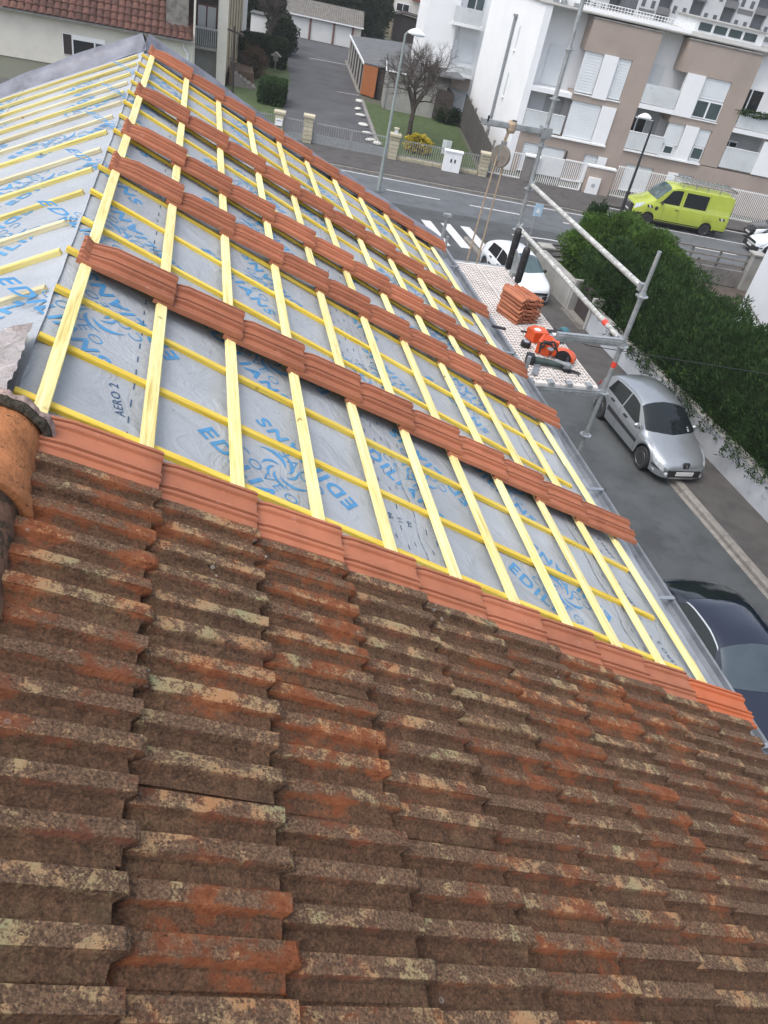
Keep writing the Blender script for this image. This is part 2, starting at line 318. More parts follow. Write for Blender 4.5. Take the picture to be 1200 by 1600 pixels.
# ---- new tiles
NEW = [(0, -.004), (.002, .009), (.006, .013), (.012, .013), (.014, -.003), (.022, -.003), (.024, .009), (.052, .011), (.054, .026), (.058, .032), (.064, .031), (.066, .010), (.074, .010), (.076, .035), (.081, .038), (.086, .035), (.088, .010), (.096, .010), (.098, .021),
       (.150, .026), (.153, .042), (.158, .049), (.166, .049), (.168, .024), (.177, .024), (.179, .049), (.186, .050), (.193, .046), (.195, .032), (.210, .022), (.222, .004)]
def tile_mesh(name, prof, mat, Ln=0.425, th=0.012, rag=0.0, zone=None, corner=0.03, head=True, ends=None, ang=20):
    us = [0, .012, .03, .045, .14, .25, .34, .39, Ln-.012, Ln]; n = len(prof); mb = MB(); at = []
    def pt(i, j, lo):
        u = us[i]; v, w = prof[j]
        far = max(0.0, (v-0.185)/0.037); ue = Ln - corner*far**2 + (ends[j] if ends else 0)
        uu = min(u, ue) if i < len(us)-1 else ue
        ww = w*(1.0 if u > .05 else (.55 if head and u > .02 else .8)) + (0.008 if head and i in (1, 2) and 0.02 < v < 0.2 else 0)
        if i == len(us)-1: ww -= 0.009 if rag else 0.004
        if rag: ww += rag*math.sin(13*u+21*v+rag*9e4)*0.7
        if lo: ww = min(ww-th, w*0.75-th) if not rag else ww-th
        return (uu, v, ww)
    for lo in (0, 1):
        for i in range(len(us)):
            for j in range(n): mb.v.append(pt(i, j, lo)); at.append(zone[j] if zone else 0.0)
    N = len(us)*n
    for i in range(len(us)-1):
        for j in range(n-1):
            a, b, c, d = i*n+j, (i+1)*n+j, (i+1)*n+j+1, i*n+j+1
            mb.f.append((a, b, c, d)); mb.f.append((N+d, N+c, N+b, N+a))
        mb.f.append((i*n, N+i*n, N+(i+1)*n, (i+1)*n)); mb.f.append((i*n+n-1, (i+1)*n+n-1, N+(i+1)*n+n-1, N+i*n+n-1))
    e = (len(us)-1)*n
    for j in range(n-1):
        mb.f.append((j, j+1, N+j+1, N+j)); mb.f.append((e+j, N+e+j, N+e+j+1, e+j+1))
    mb.m = [0]*len(mb.f); me = mb.mesh(name, mat, smooth=ang)
    if zone:
        a = me.attributes.new('zone', 'FLOAT', 'POINT'); a.data.foreach_set('value', at)
    return me
new_me = tile_mesh('roof_tile', NEW, M['tile']); new_long = tile_mesh('roof_tile', NEW, M['tile'], Ln=0.54)
new_bright = tile_mesh('roof_tile', NEW, M['tile_bright'], Ln=0.54)
TILT = math.atan(0.032/0.42)
def lay(me, name, u, v, w=0.004, jit=1.0, left=False, **k):
    r = random.uniform
    p = (L if left else R)(u, v, w+jit*r(-.0015, .0015))
    if left: return inst(name, me, house, (p[0], p[1]+0.2, p[2]), (jit*r(-.008, .008), AL-TILT, math.pi+jit*r(-.008, .008)), **k)
    return inst(name, me, house, p, (jit*r(-.008, .008), AL-TILT+jit*r(-.004, .004), jit*r(-.008, .008)), **k)
ROWS = [-0.325, 1.075, 2.475, 3.275, 4.475, 6.275]
for q, v in enumerate(ROWS):
    for i in range(10):
        last = i == 9
        kw = dict(label='brighter orange end tile beside the gutter') if (last and q == 0) else {}
        o_ = lay((new_bright if q == 0 else new_long) if last else new_me, 'roof_tile', -0.045+0.345*i, v-(.022 if q == 0 else 0)+random.uniform(-.003, .003), jit=1.3, **kw)
        if q == 0: o_.scale = (1, 1, .68)
# ---- old tiles
OLD = [(0, .002), (.002, .006), (.034, .006), (.0365, .009), (.044, .0285), (.046, .031), (.086, .027), (.089, .024), (.092, .006), (.094, .003),
       (.132, .004), (.1345, .008), (.142, .0275), (.144, .030), (.184, .026), (.187, .023), (.190, .005), (.206, .003)]
OZ = [.2, .1, .1, .35, .55, .92, 1.0, .9, .2, .1, .1, .35, .55, .92, 1.0, .9, .2, .1]
OE = [-.03, -.03, -.03, -.026, -.003, 0, 0, 0, -.026, -.032, -.032, -.028, -.014, -.012, -.012, -.012, -.03, -.034]
old_me = []
for k in range(7):
    rr = random.Random(k); pr = [(v+rr.uniform(-.0015, .0015), max(0.001, w*rr.uniform(.9, 1.1)+rr.uniform(-.001, .001))) for v, w in OLD]
    old_me.append(tile_mesh('old_roof_tile', pr, M['old'], Ln=0.43, th=0.016, rag=0.001+0.0003*k, zone=OZ, corner=0.0, head=False, ends=[e+rr.uniform(-.005, .003) for e in OE], ang=26))
for i in range(11):
    for k in range(13):
        if k == 0 and i == 10: continue
        lay(random.choice(old_me), 'old_roof_tile', -0.035+0.349*i+random.uniform(-.006, .006), -0.525-0.1975*k+random.uniform(-.003, .003), 0.002, 1.4).scale = (1, 1, .88)
dk = MB(); dk.grid(lambda u, v: R(u, v, -0.03), [-0.1, 1.8, 3.6], [-9, -4, -0.2]); dk.grid(lambda u, v: L(u, v, -0.02), [0, 1.8, 3.6], [-9, -4, -0.2], flip=True)
dk.build('roof_deck', M['mortar'], house)
ol = MB()
for k in range(26): ol.grid(lambda s, j: L(s, -0.32-0.1975*k+(0.0, .05, .066, .1, .11, .148, .166, .2)[j], (0.0, .005, .04, .035, .004, .006, .04, .01)[j]), [0.05, 3.6], list(range(8)), flip=True)
for k in range(18): ol.grid(lambda u, j: R(u, -3.16-0.1975*k+(0.0, .05, .066, .1, .11, .148, .166, .2)[j], (0.0, .005, .04, .035, .004, .006, .04, .01)[j]), [0.0, 3.6], list(range(8)))
ol.build('old_tiling', M['old'], house, kind='stuff')
# ---- ridge caps with their mortar, plastic sheet
def half_pipe(r0, r1, ln, th, n=14, sp=math.radians(104)):
    m = MB()
    def ring(r, y): return [(math.sin(-sp+2*sp*i/n)*r, y, math.cos(-sp+2*sp*i/n)*r) for i in range(n+1)]
    A, B_, A2, B2 = ring(r0, 0), ring(r1, ln), ring(r0-th, 0), ring(r1-th, ln); k = n+1
    m.v = A+B_+A2+B2
    for i in range(n):
        m.f += [(i, i+1, k+i+1, k+i), (2*k+i, 3*k+i, 3*k+i+1, 2*k+i+1), (i, 2*k+i, 2*k+i+1, i+1), (k+i, k+i+1, 3*k+i+1, 3*k+i)]
    m.f += [(0, k, 3*k, 2*k), (n, 2*k+n, 3*k+n, k+n)]; m.m = [0]*len(m.f); return m
ry = -0.24
for k in range(5):
    y1 = ry-0.37*k; o = half_pipe(0.135, 0.118, 0.40, 0.018).build('ridge_tile', M['ridge'] if k in (0, 3) else M['ridge_dark'], house, (XA, y1-0.37, ZA-0.055+random.uniform(-.004, .004)), smooth=40)
    o.rotation_euler = (0.02, 0, random.uniform(-.015, .015))
    half_pipe(0.15, 0.147, 0.05, 0.02).build('ridge_collar', M['ridge'] if k in (0, 3) else M['ridge_dark'], o, (0, -0.005, 0), smooth=40)
mo = MB()
AA = [-1.9+0.05*i for i in range(77)]
def rgn(a, n): return n*(.6*math.sin(5.3*a+1)+.5*math.sin(12.7*a)+.35*math.sin(23.3*a+2)+.2*math.sin(53*a))
def ringp(r, y, a, n=.004): return (XA+(r+rgn(a, n))*math.sin(a), y+n*.8*math.sin(9.7*a+2)+n*.4*math.sin(31*a), ZA-0.055+(r+rgn(a, n))*math.cos(a))
RP = [(.128, -.268, .001), (.140, -.266, .003), (.145, -.25, .004), (.146, -.236, .004), (.10, -.22, .002), (.03, -.215, .001)]
mo.grid(lambda a, q: ringp(RP[q][0], RP[q][1], a, RP[q][2]), AA, list(range(6))); mo.build('mortar_ring', M['mortar'], house, smooth=True)
mo = MB(); RQ = [(.146, -.243, .003), (.153, -.238, .005), (.152, -.222, .006), (.142, -.214, .003)]
mo.grid(lambda a, q: ringp(RQ[q][0], RQ[q][1], a+.3, RQ[q][2]), AA, list(range(4)))
mo.build('mortar_end', M['lime'], house, smooth=True)
mo = MB()
for side in (1, -1):
    mo.grid(lambda q, y: (XA+side*(0.10+0.085*q+0.014*math.sin(31*y+4*q)*q), y, ZA-0.052-0.045*q+0.018*math.sin(55*y+9*q)*math.sin(23*y)+0.012*(1-q)), [0, .2, .4, .6, .8, 1], [-3+0.02*i for i in range(138)])
mo.build('mortar_bed', M['mortar'], house, smooth=True)
ps = MB()
def crump(a, b): return L(-0.02+0.8*a+0.02*b, -0.17+0.56*b-0.2*a*b, 0.02+0.012*math.sin(13*a+5*b)*math.sin(9*b+3*a)+0.006*math.sin(31*a+17*b)+0.004*math.sin(47*b-21*a))
ps.grid(crump, [i/26 for i in range(27)], [i/26 for i in range(27)]); ps.build('plastic_sheet', M['plastic'], house, smooth=True)
# ---- gutter and fascia
gx, gz = 3.415, RZ-1.665
gt = MB(); sec = [(-0.085, 0.01), (-0.08, -0.05), (-0.05, -0.085), (0, -0.095), (0.05, -0.08), (0.075, -0.045), (0.08, 0.0), (0.088, 0.012), (0.096, 0.006), (0.09, -0.002), (0.083, -0.05), (0.055, -0.088), (0, -0.105), (-0.055, -0.092), (-0.09, -0.05)]
gt.prism([(gx+x*.78, -9, gz+z*.8) for x, z in sec], (0, 15.75, 0)); gt.build('gutter', M['zinc'], house)
for y in (-1.6, -0.35, 0.75, 1.9, 3.0, 4.1, 5.2, 6.3):
    b_ = MB(); b_.box(gx-0.07, gx+0.08, y, y+0.03, gz+0.008, gz+0.016); b_.box(gx+0.072, gx+0.08, y, y+.03, gz-.03, gz+.016); b_.build('gutter_bracket', M['zinc'], house)
fa = MB(); fa.box(3.26, 3.33, -9, 6.6, RZ-1.85, RZ-1.64); fa.build('fascia', M['grey_wood'], house)
cl = MB(); cl.tube((gx-0.02, 4.62, gz+0.05), (gx+0.12, 4.58, gz+0.045), 0.016); cl.build('hook', M['steel_dark'], house)
# ---- printing on the membrane
def text_mesh(body, size, bold=0.0, spacing=1.12):
    cu = bpy.data.curves.new('t', 'FONT'); cu.body = body; cu.size = size; cu.align_x = 'CENTER'; cu.align_y = 'CENTER'; cu.offset = bold; cu.space_character = spacing
    cu.resolution_u = 3; o = bpy.data.objects.new('t', cu); COL.objects.link(o); bpy.context.view_layer.update()
    me = bpy.data.meshes.new_from_object(o.evaluated_get(bpy.context.evaluated_depsgraph_get()))
    bpy.data.objects.remove(o); bpy.data.curves.remove(cu)
    b = bmesh.new(); b.from_mesh(me); bmesh.ops.triangulate(b, faces=b.faces)
    for _ in range(3):
        ed = [e for e in b.edges if e.calc_length() > 0.035]
        if not ed: break
        bmesh.ops.subdivide_edges(b, edges=ed, cuts=1); bmesh.ops.triangulate(b, faces=[f for f in b.faces if len(f.verts) > 3])
    vs = [(v.co.x, v.co.y) for v in b.verts]; fs = [tuple(v.index for v in f.verts) for f in b.faces]; b.free(); bpy.data.meshes.remove(me)
    return vs, fs
TX = {'E': text_mesh('EDILIANS', 0.118, 0.0035, 1.22), 'C': text_mesh('COVEO', 0.085, -0.0008, 1.3), 'A': text_mesh('AERO 2', 0.05, 0.0004), '20': text_mesh('20', .036), '15': text_mesh('15', .036), '10': text_mesh('10', .036), 'P': text_mesh('PP', .04)}
def swirl():
    vs, fs = [], []
    for k in range(7):
        a0 = k*2*math.pi/7+0.3; n = 8
        for i in range(n+1):
            q = i/n; r = 0.03+0.085*q*(0.8+0.25*(k % 3)); a = a0+1.5*q; wd = 0.014*math.sin(math.pi*min(1, q*1.05))*(0.6+0.25*(k % 3))
            for sgn in (-1, 1): vs.append(((r+sgn*wd)*math.cos(a), (r+sgn*wd)*math.sin(a)))
        b0 = k*2*(n+1)
        for i in range(n): fs.append((b0+2*i, b0+2*i+1, b0+2*i+3, b0+2*i+2))
    return vs, fs
TX['S'] = swirl()
def put_print(P, key, u0, v0, ang, name, mat, par, lift=0.0018):
    vs, fs = TX[key]; c, s = math.cos(ang), math.sin(ang); out = []
    for x, y in vs:
        u, v = u0+c*x-s*y, v0+s*x+c*y
        if P is L: u, v = u0-(c*x-s*y), v
        out.append(P(u, v, sagw(u, v)+lift))
    m_ = MB(); m_.add(out, fs); return m_.build(name, mat, par, recalc=False)
def motif(P, u, v, par):
    a = math.radians(137) if P is R else math.radians(40)
    n = (-math.sin(a), math.cos(a))                      # 'up' of the first line
    sg = 1 if P is R else -1
    for key, d, da in (('E', -0.20, 0), ('C', -0.105, 0), ('E', 0.205, math.pi), ('C', 0.115, math.pi)):
        put_print(P, key, u+sg*n[0]*d, v+n[1]*d, a+da, 'printed_lettering', M['print_blue'], par)
    put_print(P, 'S', u, v, a, 'printed_emblem', M['print_blue'], par)
for k in range(4):
    for j in range(8):
        u, v = 0.09+0.83*k, (0.27 if k % 2 else 0.77)+0.95*j
        if v < 6.2 and u < 3.3: motif(R, u, v-(0.02 if k == 1 else 0), mem)
        s, v = 0.45+0.83*k, (0.30 if k % 2 else 0.80)+0.95*j
        if v < 6.2 and k < 3: motif(L, s, v, meml)
for u, v in ((.235, .235), (3.33, .12), (3.24, .52), (3.35, 1.0), (1.62, 1.7), (.3, 1.75), (3.2, 2.2), (1.5, 3.6), (.34, 2.8)): put_print(R, 'A', u, v, math.radians(105), 'printed_lettering', M['print_navy'], mem)
for s, v in ((.55, 1.2), (.62, 2.3), (.9, 3.1), (.75, 3.9)): put_print(L, 'A', s, v, math.radians(80), 'printed_lettering', M['print_navy'], meml)
for k, u in (('20', 1.475), ('15', 1.53), ('10', 1.585)): put_print(R, k, u, .27, math.radians(100), 'printed_lettering', M['print_navy'], mem)
ds = MB()
def dash(P, u, v, ln, wd=0.005):
    q = [(u-wd/2, v), (u+wd/2, v), (u+wd/2, v+ln), (u-wd/2, v+ln)]; ds.add([P(a, b, sagw(a, b)+0.002) for a, b in q], [(0, 1, 2, 3)])
for u in (0.285, 0.365):
    for k in range(60): dash(R, u, -0.1+0.11*k, 0.045)
for i in range(8):
    for k in range(46): dash(R, 1.42+0.052*i, -0.08+0.14*k+0.05*(i % 2), 0.035)
for i in range(3):
    for k in range(46): dash(R, 3.10+0.075*i, -0.08+0.14*k+0.05*(i % 2), 0.03)
ds.build('printed_dash', M['print_navy'], mem, kind='stuff', recalc=False)
# ---------------------------------------------------------------- ground, roads, pavements
M['asphalt'] = pm('road_asphalt', (0.098, 0.106, 0.114), 0.25, 1.1, 0.8, bs_=0.25, bscale=120, second=((0.085, 0.09, 0.096), 0.56, 0.35))
M['asphalt_side'] = pm('side_street_asphalt', (0.062, 0.067, 0.069), 0.3, 0.9, 0.75, bs_=0.3, bscale=120, second=((0.044, 0.047, 0.049), 0.54, 0.6))
M['pavement'] = pm('pavement_asphalt', (0.068, 0.063, 0.06), 0.25, 1.6, 0.85, bs_=0.3, bscale=90, second=((0.046, 0.042, 0.04), 0.55, 1.2))
M['court'] = pm('courtyard_asphalt', (0.062, 0.062, 0.066), 0.3, 0.5, 0.8, bs_=0.2, bscale=60, second=((0.088, 0.088, 0.095), 0.6, 0.25))
M['kerb'] = pm('kerb_concrete', (0.20, 0.185, 0.165), 0.25, 6, 0.9, bs_=0.3, bscale=60, second=((0.15, 0.14, 0.125), 0.6, 5), rand=0.12)
M['white_paint'] = pm('road_paint', (0.55, 0.55, 0.54), 0.15, 9, 0.7, second=((0.26, 0.27, 0.27), 0.6, 22))
M['grass'] = pm('lawn_grass', (0.048, 0.074, 0.022), 0.4, 2.5, 0.95, bs_=0.8, bscale=40, second=((0.085, 0.12, 0.035), 0.55, 9))
M['earth'] = pm('bare_earth', (0.11, 0.07, 0.045), 0.4, 4, 0.95, bs_=0.6, bscale=30)
M['concrete'] = pm('grey_concrete', (0.30, 0.295, 0.275), 0.2, 1.5, 0.9, bs_=0.2, bscale=40, second=((0.19, 0.185, 0.17), 0.6, 3))
M['conc_dark'] = pm('stained_concrete', (0.20, 0.19, 0.18), 0.3, 2, 0.9, bs_=0.2, bscale=40, second=((0.12, 0.115, 0.11), 0.55, 4))
M['white_wall'] = pm('white_render', (0.79, 0.80, 0.81), 0.04, 0.6, 0.85, second=((0.72, 0.735, 0.75), 0.68, 1.2))
M['white_pvc'] = pm('white_shutter', (0.80, 0.81, 0.82), 0.03, 1, 0.5)
M['blind'] = pm('pale_blind', (0.68, 0.71, 0.73), 0.05, 1, 0.55)
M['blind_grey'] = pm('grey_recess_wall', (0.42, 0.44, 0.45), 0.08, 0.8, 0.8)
M['taupe'] = pm('taupe_render', (0.36, 0.295, 0.255), 0.09, 0.7, 0.9, bs_=0.08, bscale=60)
M['glass'] = pm('window_glass', (0.05, 0.075, 0.08), 0.35, 0.8, 0.08, spec=0.8)
M['glass_dark'] = pm('dark_window_glass', (0.018, 0.02, 0.022), 0.3, 0.8, 0.1, spec=0.6)
M['frost'] = pm('frosted_balcony_panel', (0.58, 0.61, 0.62), 0.12, 1.0, 0.35, second=((0.38, 0.41, 0.41), 0.6, 2))
M['white_metal'] = pm('white_painted_metal', (0.80, 0.81, 0.81), 0.06, 5, 0.5)
M['galv'] = pm('galvanised_steel', (0.40, 0.42, 0.43), 0.25, 14, 0.45, metal=0.65, bs_=0.08, bscale=60, second=((0.27, 0.29, 0.30), 0.6, 24))
M['stone'] = pm('cream_split_stone', (0.44, 0.40, 0.29), 0.2, 8, 0.9, bs_=0.6, bscale=30, rand=0.12, second=((0.28, 0.25, 0.19), 0.62, 10))
M['brown_wood'] = pm('dark_brown_boards', (0.04, 0.03, 0.028), 0.4, 4, 0.85, stretch=(8, 8, 0.6))
M['fence_wood'] = pm('weathered_fence_boards', (0.078, 0.07, 0.064), 0.35, 4, 0.9, stretch=(6, 6, 0.5), rand=0.15)
M['orange_door'] = pm('orange_brown_door', (0.33, 0.115, 0.04), 0.15, 2, 0.6, stretch=(5, 5, .6))
M['felt'] = pm('bitumen_roof', (0.105, 0.11, 0.115), 0.2, 1.2, 0.9, bs_=0.2, bscale=50, second=((0.15, 0.155, 0.155), 0.6, 0.8))
M['fibre'] = pm('fibre_cement_roof', (0.15, 0.14, 0.125), 0.3, 2, 0.95, second=((0.09, 0.085, 0.07), 0.55, 5))
M['garage_white'] = pm('white_garage_door', (0.66, 0.665, 0.65), 0.06, 1, 0.6)
M['brick_red'] = pm('dull_red_post', (0.19, 0.10, 0.085), 0.2, 4, 0.9)
M['leaf'] = pm('hedge_foliage', (0.027, 0.055, 0.018), 0.4, 1.0, 0.9, spec=0.1, second=((0.058, 0.102, 0.028), 0.53, 2.2))
M['leaf_light'] = pm('bright_conifer_foliage', (0.07, 0.13, 0.026), 0.5, 1.1, 0.9, spec=0.1, second=((0.022, 0.048, 0.015), 0.52, 2.2))
M['leaf_dark'] = pm('dark_evergreen_foliage', (0.024, 0.042, 0.019), 0.45, 0.9, 0.85, spec=0.2, second=((0.03, 0.05, 0.018), 0.6, 3))
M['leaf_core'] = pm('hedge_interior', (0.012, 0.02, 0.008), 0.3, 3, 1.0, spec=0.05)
M['yellow_leaf'] = pm('golden_foliage', (0.42, 0.33, 0.02), 0.35, 6, 0.8)
M['brown_leaf'] = pm('dry_brown_twigs', (0.10, 0.062, 0.035), 0.4, 5, 0.9)
M['bark'] = pm('grey_bark', (0.068, 0.055, 0.045), 0.4, 8, 0.95, bs_=0.5, bscale=40)
def ground_poly(name, pts, z, mat, kind='structure', par=None, **k):
    m = MB(); m.poly([(x, y, z) for x, y in pts]); return m.build(name, mat, par, kind=kind, **k)
def sp(*pts): return [st(s, t)[:2] for s, t in pts]
ground_poly('ground', [(-700, -500), (900, -500), (900, 1100), (-700, 1100)], -0.03, pm('distant_ground', (0.09, 0.095, 0.07), 0.3, 0.05, 0.95))
road = ground_poly('main_road', sp((-90, 38.2), (130, 38.2), (130, 43.25), (-90, 43.25)), 0.004, M['asphalt'])
KX = lambda y: 13.95-0.058*(y-13.5)                       # kerb of the side street
side = ground_poly('side_street', [(4.6, -30), (KX(-30), -30), (KX(30), 30), (KX(30)+0.5, 33)] + sp((17, 36.6), (19.5, 38.3)) + sp((-1, 38.3)) + [(4.6, 34)], 0.0, M['asphalt_side'])
m = MB(); m.box(3.1, 4.6, -30, 34, -0.02, 0.11); structure('pavement', m, M['pavement'])
m = MB(); pv = [(KX(-30)+.2, -30), (KX(28)+.2, 28), (KX(30)+0.6, 31.5)] + sp((17.2, 36.4), (19.6, 38.1), (90, 38.1), (90, 34.6), (19.5, 34.6)) + [(15.2, 29.3), (15.1, 27), (15.9, 12), (18, -30)]
m.prism([(x, y, -0.02) for x, y in pv], (0, 0, 0.12)); structure('pavement', m, M['pavement'])
m = MB(); m.prism([(x, y, -0.02) for x, y in sp((-90, 43.45), (17.2, 43.45), (17.8, 45.9), (130, 45.9), (130, 48.6), (-90, 48.6))], (0, 0, 0.12)); north = structure('pavement', m, M['pavement'])
bay = ground_poly('parking_bay', sp((17.1, 43.25), (130, 43.25), (130, 45.8), (17.7, 45.8)), 0.0, M['asphalt_side'])
# kerb stones
kb = MB(); kb.prism([(0, 0, -.05), (0.2, 0, -.05), (0.2, 0, .125), (0.03, 0, .125), (0, 0, .1)], (0, 0.985, 0)); kme = kb.mesh('kerb_stone', M['kerb'])
a_k = math.atan(0.058)
sp_ = bpy.data.objects['pavement.001']
for i in range(30): y = 3.0+i*0.995; inst('kerb_stone', kme, sp_, (KX(y), y, 0), (0, 0, a_k))
kg = MB(); kg.box(-0.16, -0.02, 0, 0.99, -.02, 0.012); kgm = kg.mesh('gutter_stone', M['kerb'])
for i in range(22): y = 3.0+i*0.995; inst('gutter_stone', kgm, sp_, (KX(y), y, 0), (0, 0, a_k))
for i in range(34): p = st(-8+i*0.76+0.0, 43.25); inst('kerb_stone', kme, north, (p[0], p[1], 0), (0, 0, TH-math.pi/2), (1, .77, 1))
# painted markings
def mark(par, pts, z=0.009): ground_poly('road_marking', pts, z, M['white_paint'], None, par)
for k in range(5):
    x = 9.35+1.0*k; mark(side, [(x, 31.6-.02*k), (x+0.5, 31.6-.02*k), (x+0.32, 35.1-.08*k), (x-0.18, 35.1-.08*k)], 0.008)
for s0, s1 in ((-12, -9), (-6.7, -3.7), (-1.4, 1.6), (4.3, 7.25), (8.9, 11.9), (14.2, 17.0), (18.6, 20.9), (22, 24.6), (27, 30)): mark(road, sp((s0, 40.36), (s1, 40.36), (s1, 40.5), (s0, 40.5)))
mark(road, sp((-40, 42.62), (16.6, 42.62), (16.6, 42.74), (-40, 42.74)))
mark(road, sp((17.2, 43.0), (60, 43.0), (60, 43.12), (17.2, 43.12)))
mark(bay, sp((17.6, 43.4), (17.75, 43.4), (18.2, 45.7), (18.05, 45.7)), 0.006); mark(bay, sp((18.2, 45.6), (40, 45.6), (40, 45.72), (18.2, 45.72)), 0.006)
cv = [(10.6, 36.4), (12.5, 36.7), (14.5, 36.75), (16.5, 36.9), (18.3, 37.6), (19.6, 38.3)]
mark(side, sp(*cv)+sp(*[(s, t+0.13) for s, t in cv[::-1]]), 0.008)
# courtyard, lawns
court = ground_poly('courtyard', sp((-2.4, 47.0), (4.6, 47.0), (3.2, 62.5), (3.0, 67), (2.2, 93), (-9, 93), (-3.4, 75), (-2.6, 66)), 0.016, M['court'])
mark(court, sp((-1.7, 80.3), (1.9, 80.9), (1.9, 81.05), (-1.7, 80.45)), 0.022); mark(court, sp((1.2, 66.0), (3.0, 66.2), (3.0, 66.3), (1.2, 66.1)), 0.022)
ground_poly('lawn', sp((4.5, 47.6), (10.4, 47.6), (10.6, 64), (3.3, 64), (4.0, 53)), 0.02, M['grass'], 'structure')
ground_poly('lawn', sp((-12, 47.6), (-2.2, 47.6), (-2.5, 66), (-3.3, 75), (-12, 75)), 0.02, M['grass'], 'structure')
m = MB(); q = sp((3.05, 64.5), (3.3, 64.5), (4.05, 53), (4.25, 50.2), (4.05, 50.2), (3.8, 53)); m.prism([(x, y, 0) for x, y in q], (0, 0, 0.1)); m.build('lawn_edging', M['conc_dark'], kind='structure')
M['kerb_pale'] = pm('pale_rock', (.5, .49, .46), .2, 5, .9)
rk = MB(); rk.lathe([(0.02, 0.0), (0.2, 0.02), (0.27, 0.12), (0.22, 0.22), (0.08, 0.27)], n=9); rme = rk.mesh('painted_rock', M['kerb_pale'], smooth=True)
RK = [(2.95, 63.4, .9, 'farthest from the gate, lying across'), (2.85, 60.3, .8, 'second from the far end'), (3.03, 58.2, .8, 'third from the far end'), (3.2, 55.2, .8, 'fourth from the far end, standing apart'),
      (3.4, 52.8, .75, 'third from the gate'), (3.65, 51.0, .8, 'second from the gate'), (4.05, 50.3, .95, 'nearest the metal gate, turned sideways')]
for s, t, k, w in RK:
    p = st(s, t); inst('edging_rock', rme, None, (p[0], p[1], 0.0), (random.uniform(-.1, .1), random.uniform(-.1, .1), random.uniform(0, 6)), (k*1.15, k*1.9 if k < .9 else k*1.3, k*.95), label='white rock beside the driveway, '+w, cat='rock', group='white rocks along the driveway edge')
# ---------------------------------------------------------------- foliage
def leaves(name, pts, nrm, ln, wd, mat, par=None, droop=0.0, **k):
    n = len(pts); d = nrm + RNG.normal(0, 0.55, (n, 3)); d[:, 2] += droop; d /= np.linalg.norm(d, axis=1)[:, None]
    t = np.cross(d, RNG.normal(0, 1, (n, 3))); t /= np.linalg.norm(t, axis=1)[:, None]+1e-9
    l = ln*RNG.uniform(.6, 1.3, n)[:, None]; w = wd*RNG.uniform(.7, 1.3, n)[:, None]
    V = np.stack([pts-t*w*.4, pts+d*l*.55-t*w, pts+d*l, pts+d*l*.55+t*w], 1).reshape(-1, 3)
    return big_mesh(name, V, np.arange(n*4).reshape(n, 4), mat, par, **k)
def blob_pts(n, c, r, seed, square=2.0, lump=0.16, depth=0.25, zmin=None):
    rg = np.random.default_rng(seed); d = rg.normal(0, 1, (n, 3)); d /= np.linalg.norm(d, axis=1)[:, None]
    k = (np.abs(d)**square).sum(1)**(-1/square); ph = rg.uniform(0, 6, 6)
    b = 1+lump*(np.sin(5*d[:, 0]+ph[0])*np.sin(6*d[:, 1]+ph[1])+np.sin(9*d[:, 2]+4*d[:, 0]+ph[2])*.7+np.sin(14*d[:, 0]+11*d[:, 1]+ph[3])*.45+np.sin(21*d[:, 2]+17*d[:, 1]+ph[4])*.3)
    rad = k*b*(1-depth*rg.uniform(0, 1, n)**2.2)
    p = d*rad[:, None]*np.array(r)+np.array(c)
    if zmin is not None: p[:, 2] = np.maximum(p[:, 2], zmin+rg.uniform(0, .15, n))
    return p, d
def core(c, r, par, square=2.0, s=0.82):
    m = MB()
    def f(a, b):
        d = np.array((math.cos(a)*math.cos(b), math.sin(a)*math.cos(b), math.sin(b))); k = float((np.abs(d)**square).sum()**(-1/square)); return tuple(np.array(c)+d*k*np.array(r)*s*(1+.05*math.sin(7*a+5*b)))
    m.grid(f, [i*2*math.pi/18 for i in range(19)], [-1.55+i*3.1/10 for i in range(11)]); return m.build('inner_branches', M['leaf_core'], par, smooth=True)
# long conifer hedge behind the low wall
HX = lambda y: 17.55-0.057*(y-13)
hd = thing('conifer_hedge', 'long dark green conifer hedge behind the low wall beside the parked silver car', 'hedge', (HX(15), 15, 0))
def hedge_pts(n, y0, y1, seed):
    rg = np.random.default_rng(seed); y = rg.uniform(y0, y1, n); a = rg.uniform(-0.25, math.pi+0.1, n)
    hx, hh = 1.75, 3.25+0.25*np.sin(.9*y)+0.2*np.sin(2.3*y+1); ca, sa = np.cos(a), np.sin(a)
    k = (np.abs(ca)**3.4+np.abs(sa)**3.4)**(-1/3.4)
    lump = 1+0.07*np.sin(2.2*y+3*a)+0.06*np.sin(5.1*y-4*a)+0.05*np.sin(9.7*y+7*a)+0.04*np.sin(17*y-13*a)
    rr = k*lump*(1-0.22*rg.uniform(0, 1, n)**2)
    cz = 0.9; x = 17.55-0.057*(y-13)+hx*rr*ca; z = cz+(hh-cz)*rr*np.maximum(sa, -0.3)
    return np.stack([x-HX(15), y-15, z], 1), np.stack([ca, np.zeros(n), sa*1.0], 1)
p, nr = hedge_pts(110000, 2.5, 21.8, 3); leaves('foliage', p, nr, 0.15, 0.018, M['leaf'], hd, droop=0.9)
m = MB(); m.grid(lambda y, a: (HX(y+15)-HX(15)+1.45*math.copysign(abs(math.cos(a))**.6, math.cos(a)), y, 0.75+2.15*abs(math.sin(a))**.6), [-12.5+i*1.0 for i in range(20)], [i*math.pi/10 for i in range(11)]); m.build('inner_branches', M['leaf_core'], hd, smooth=True)
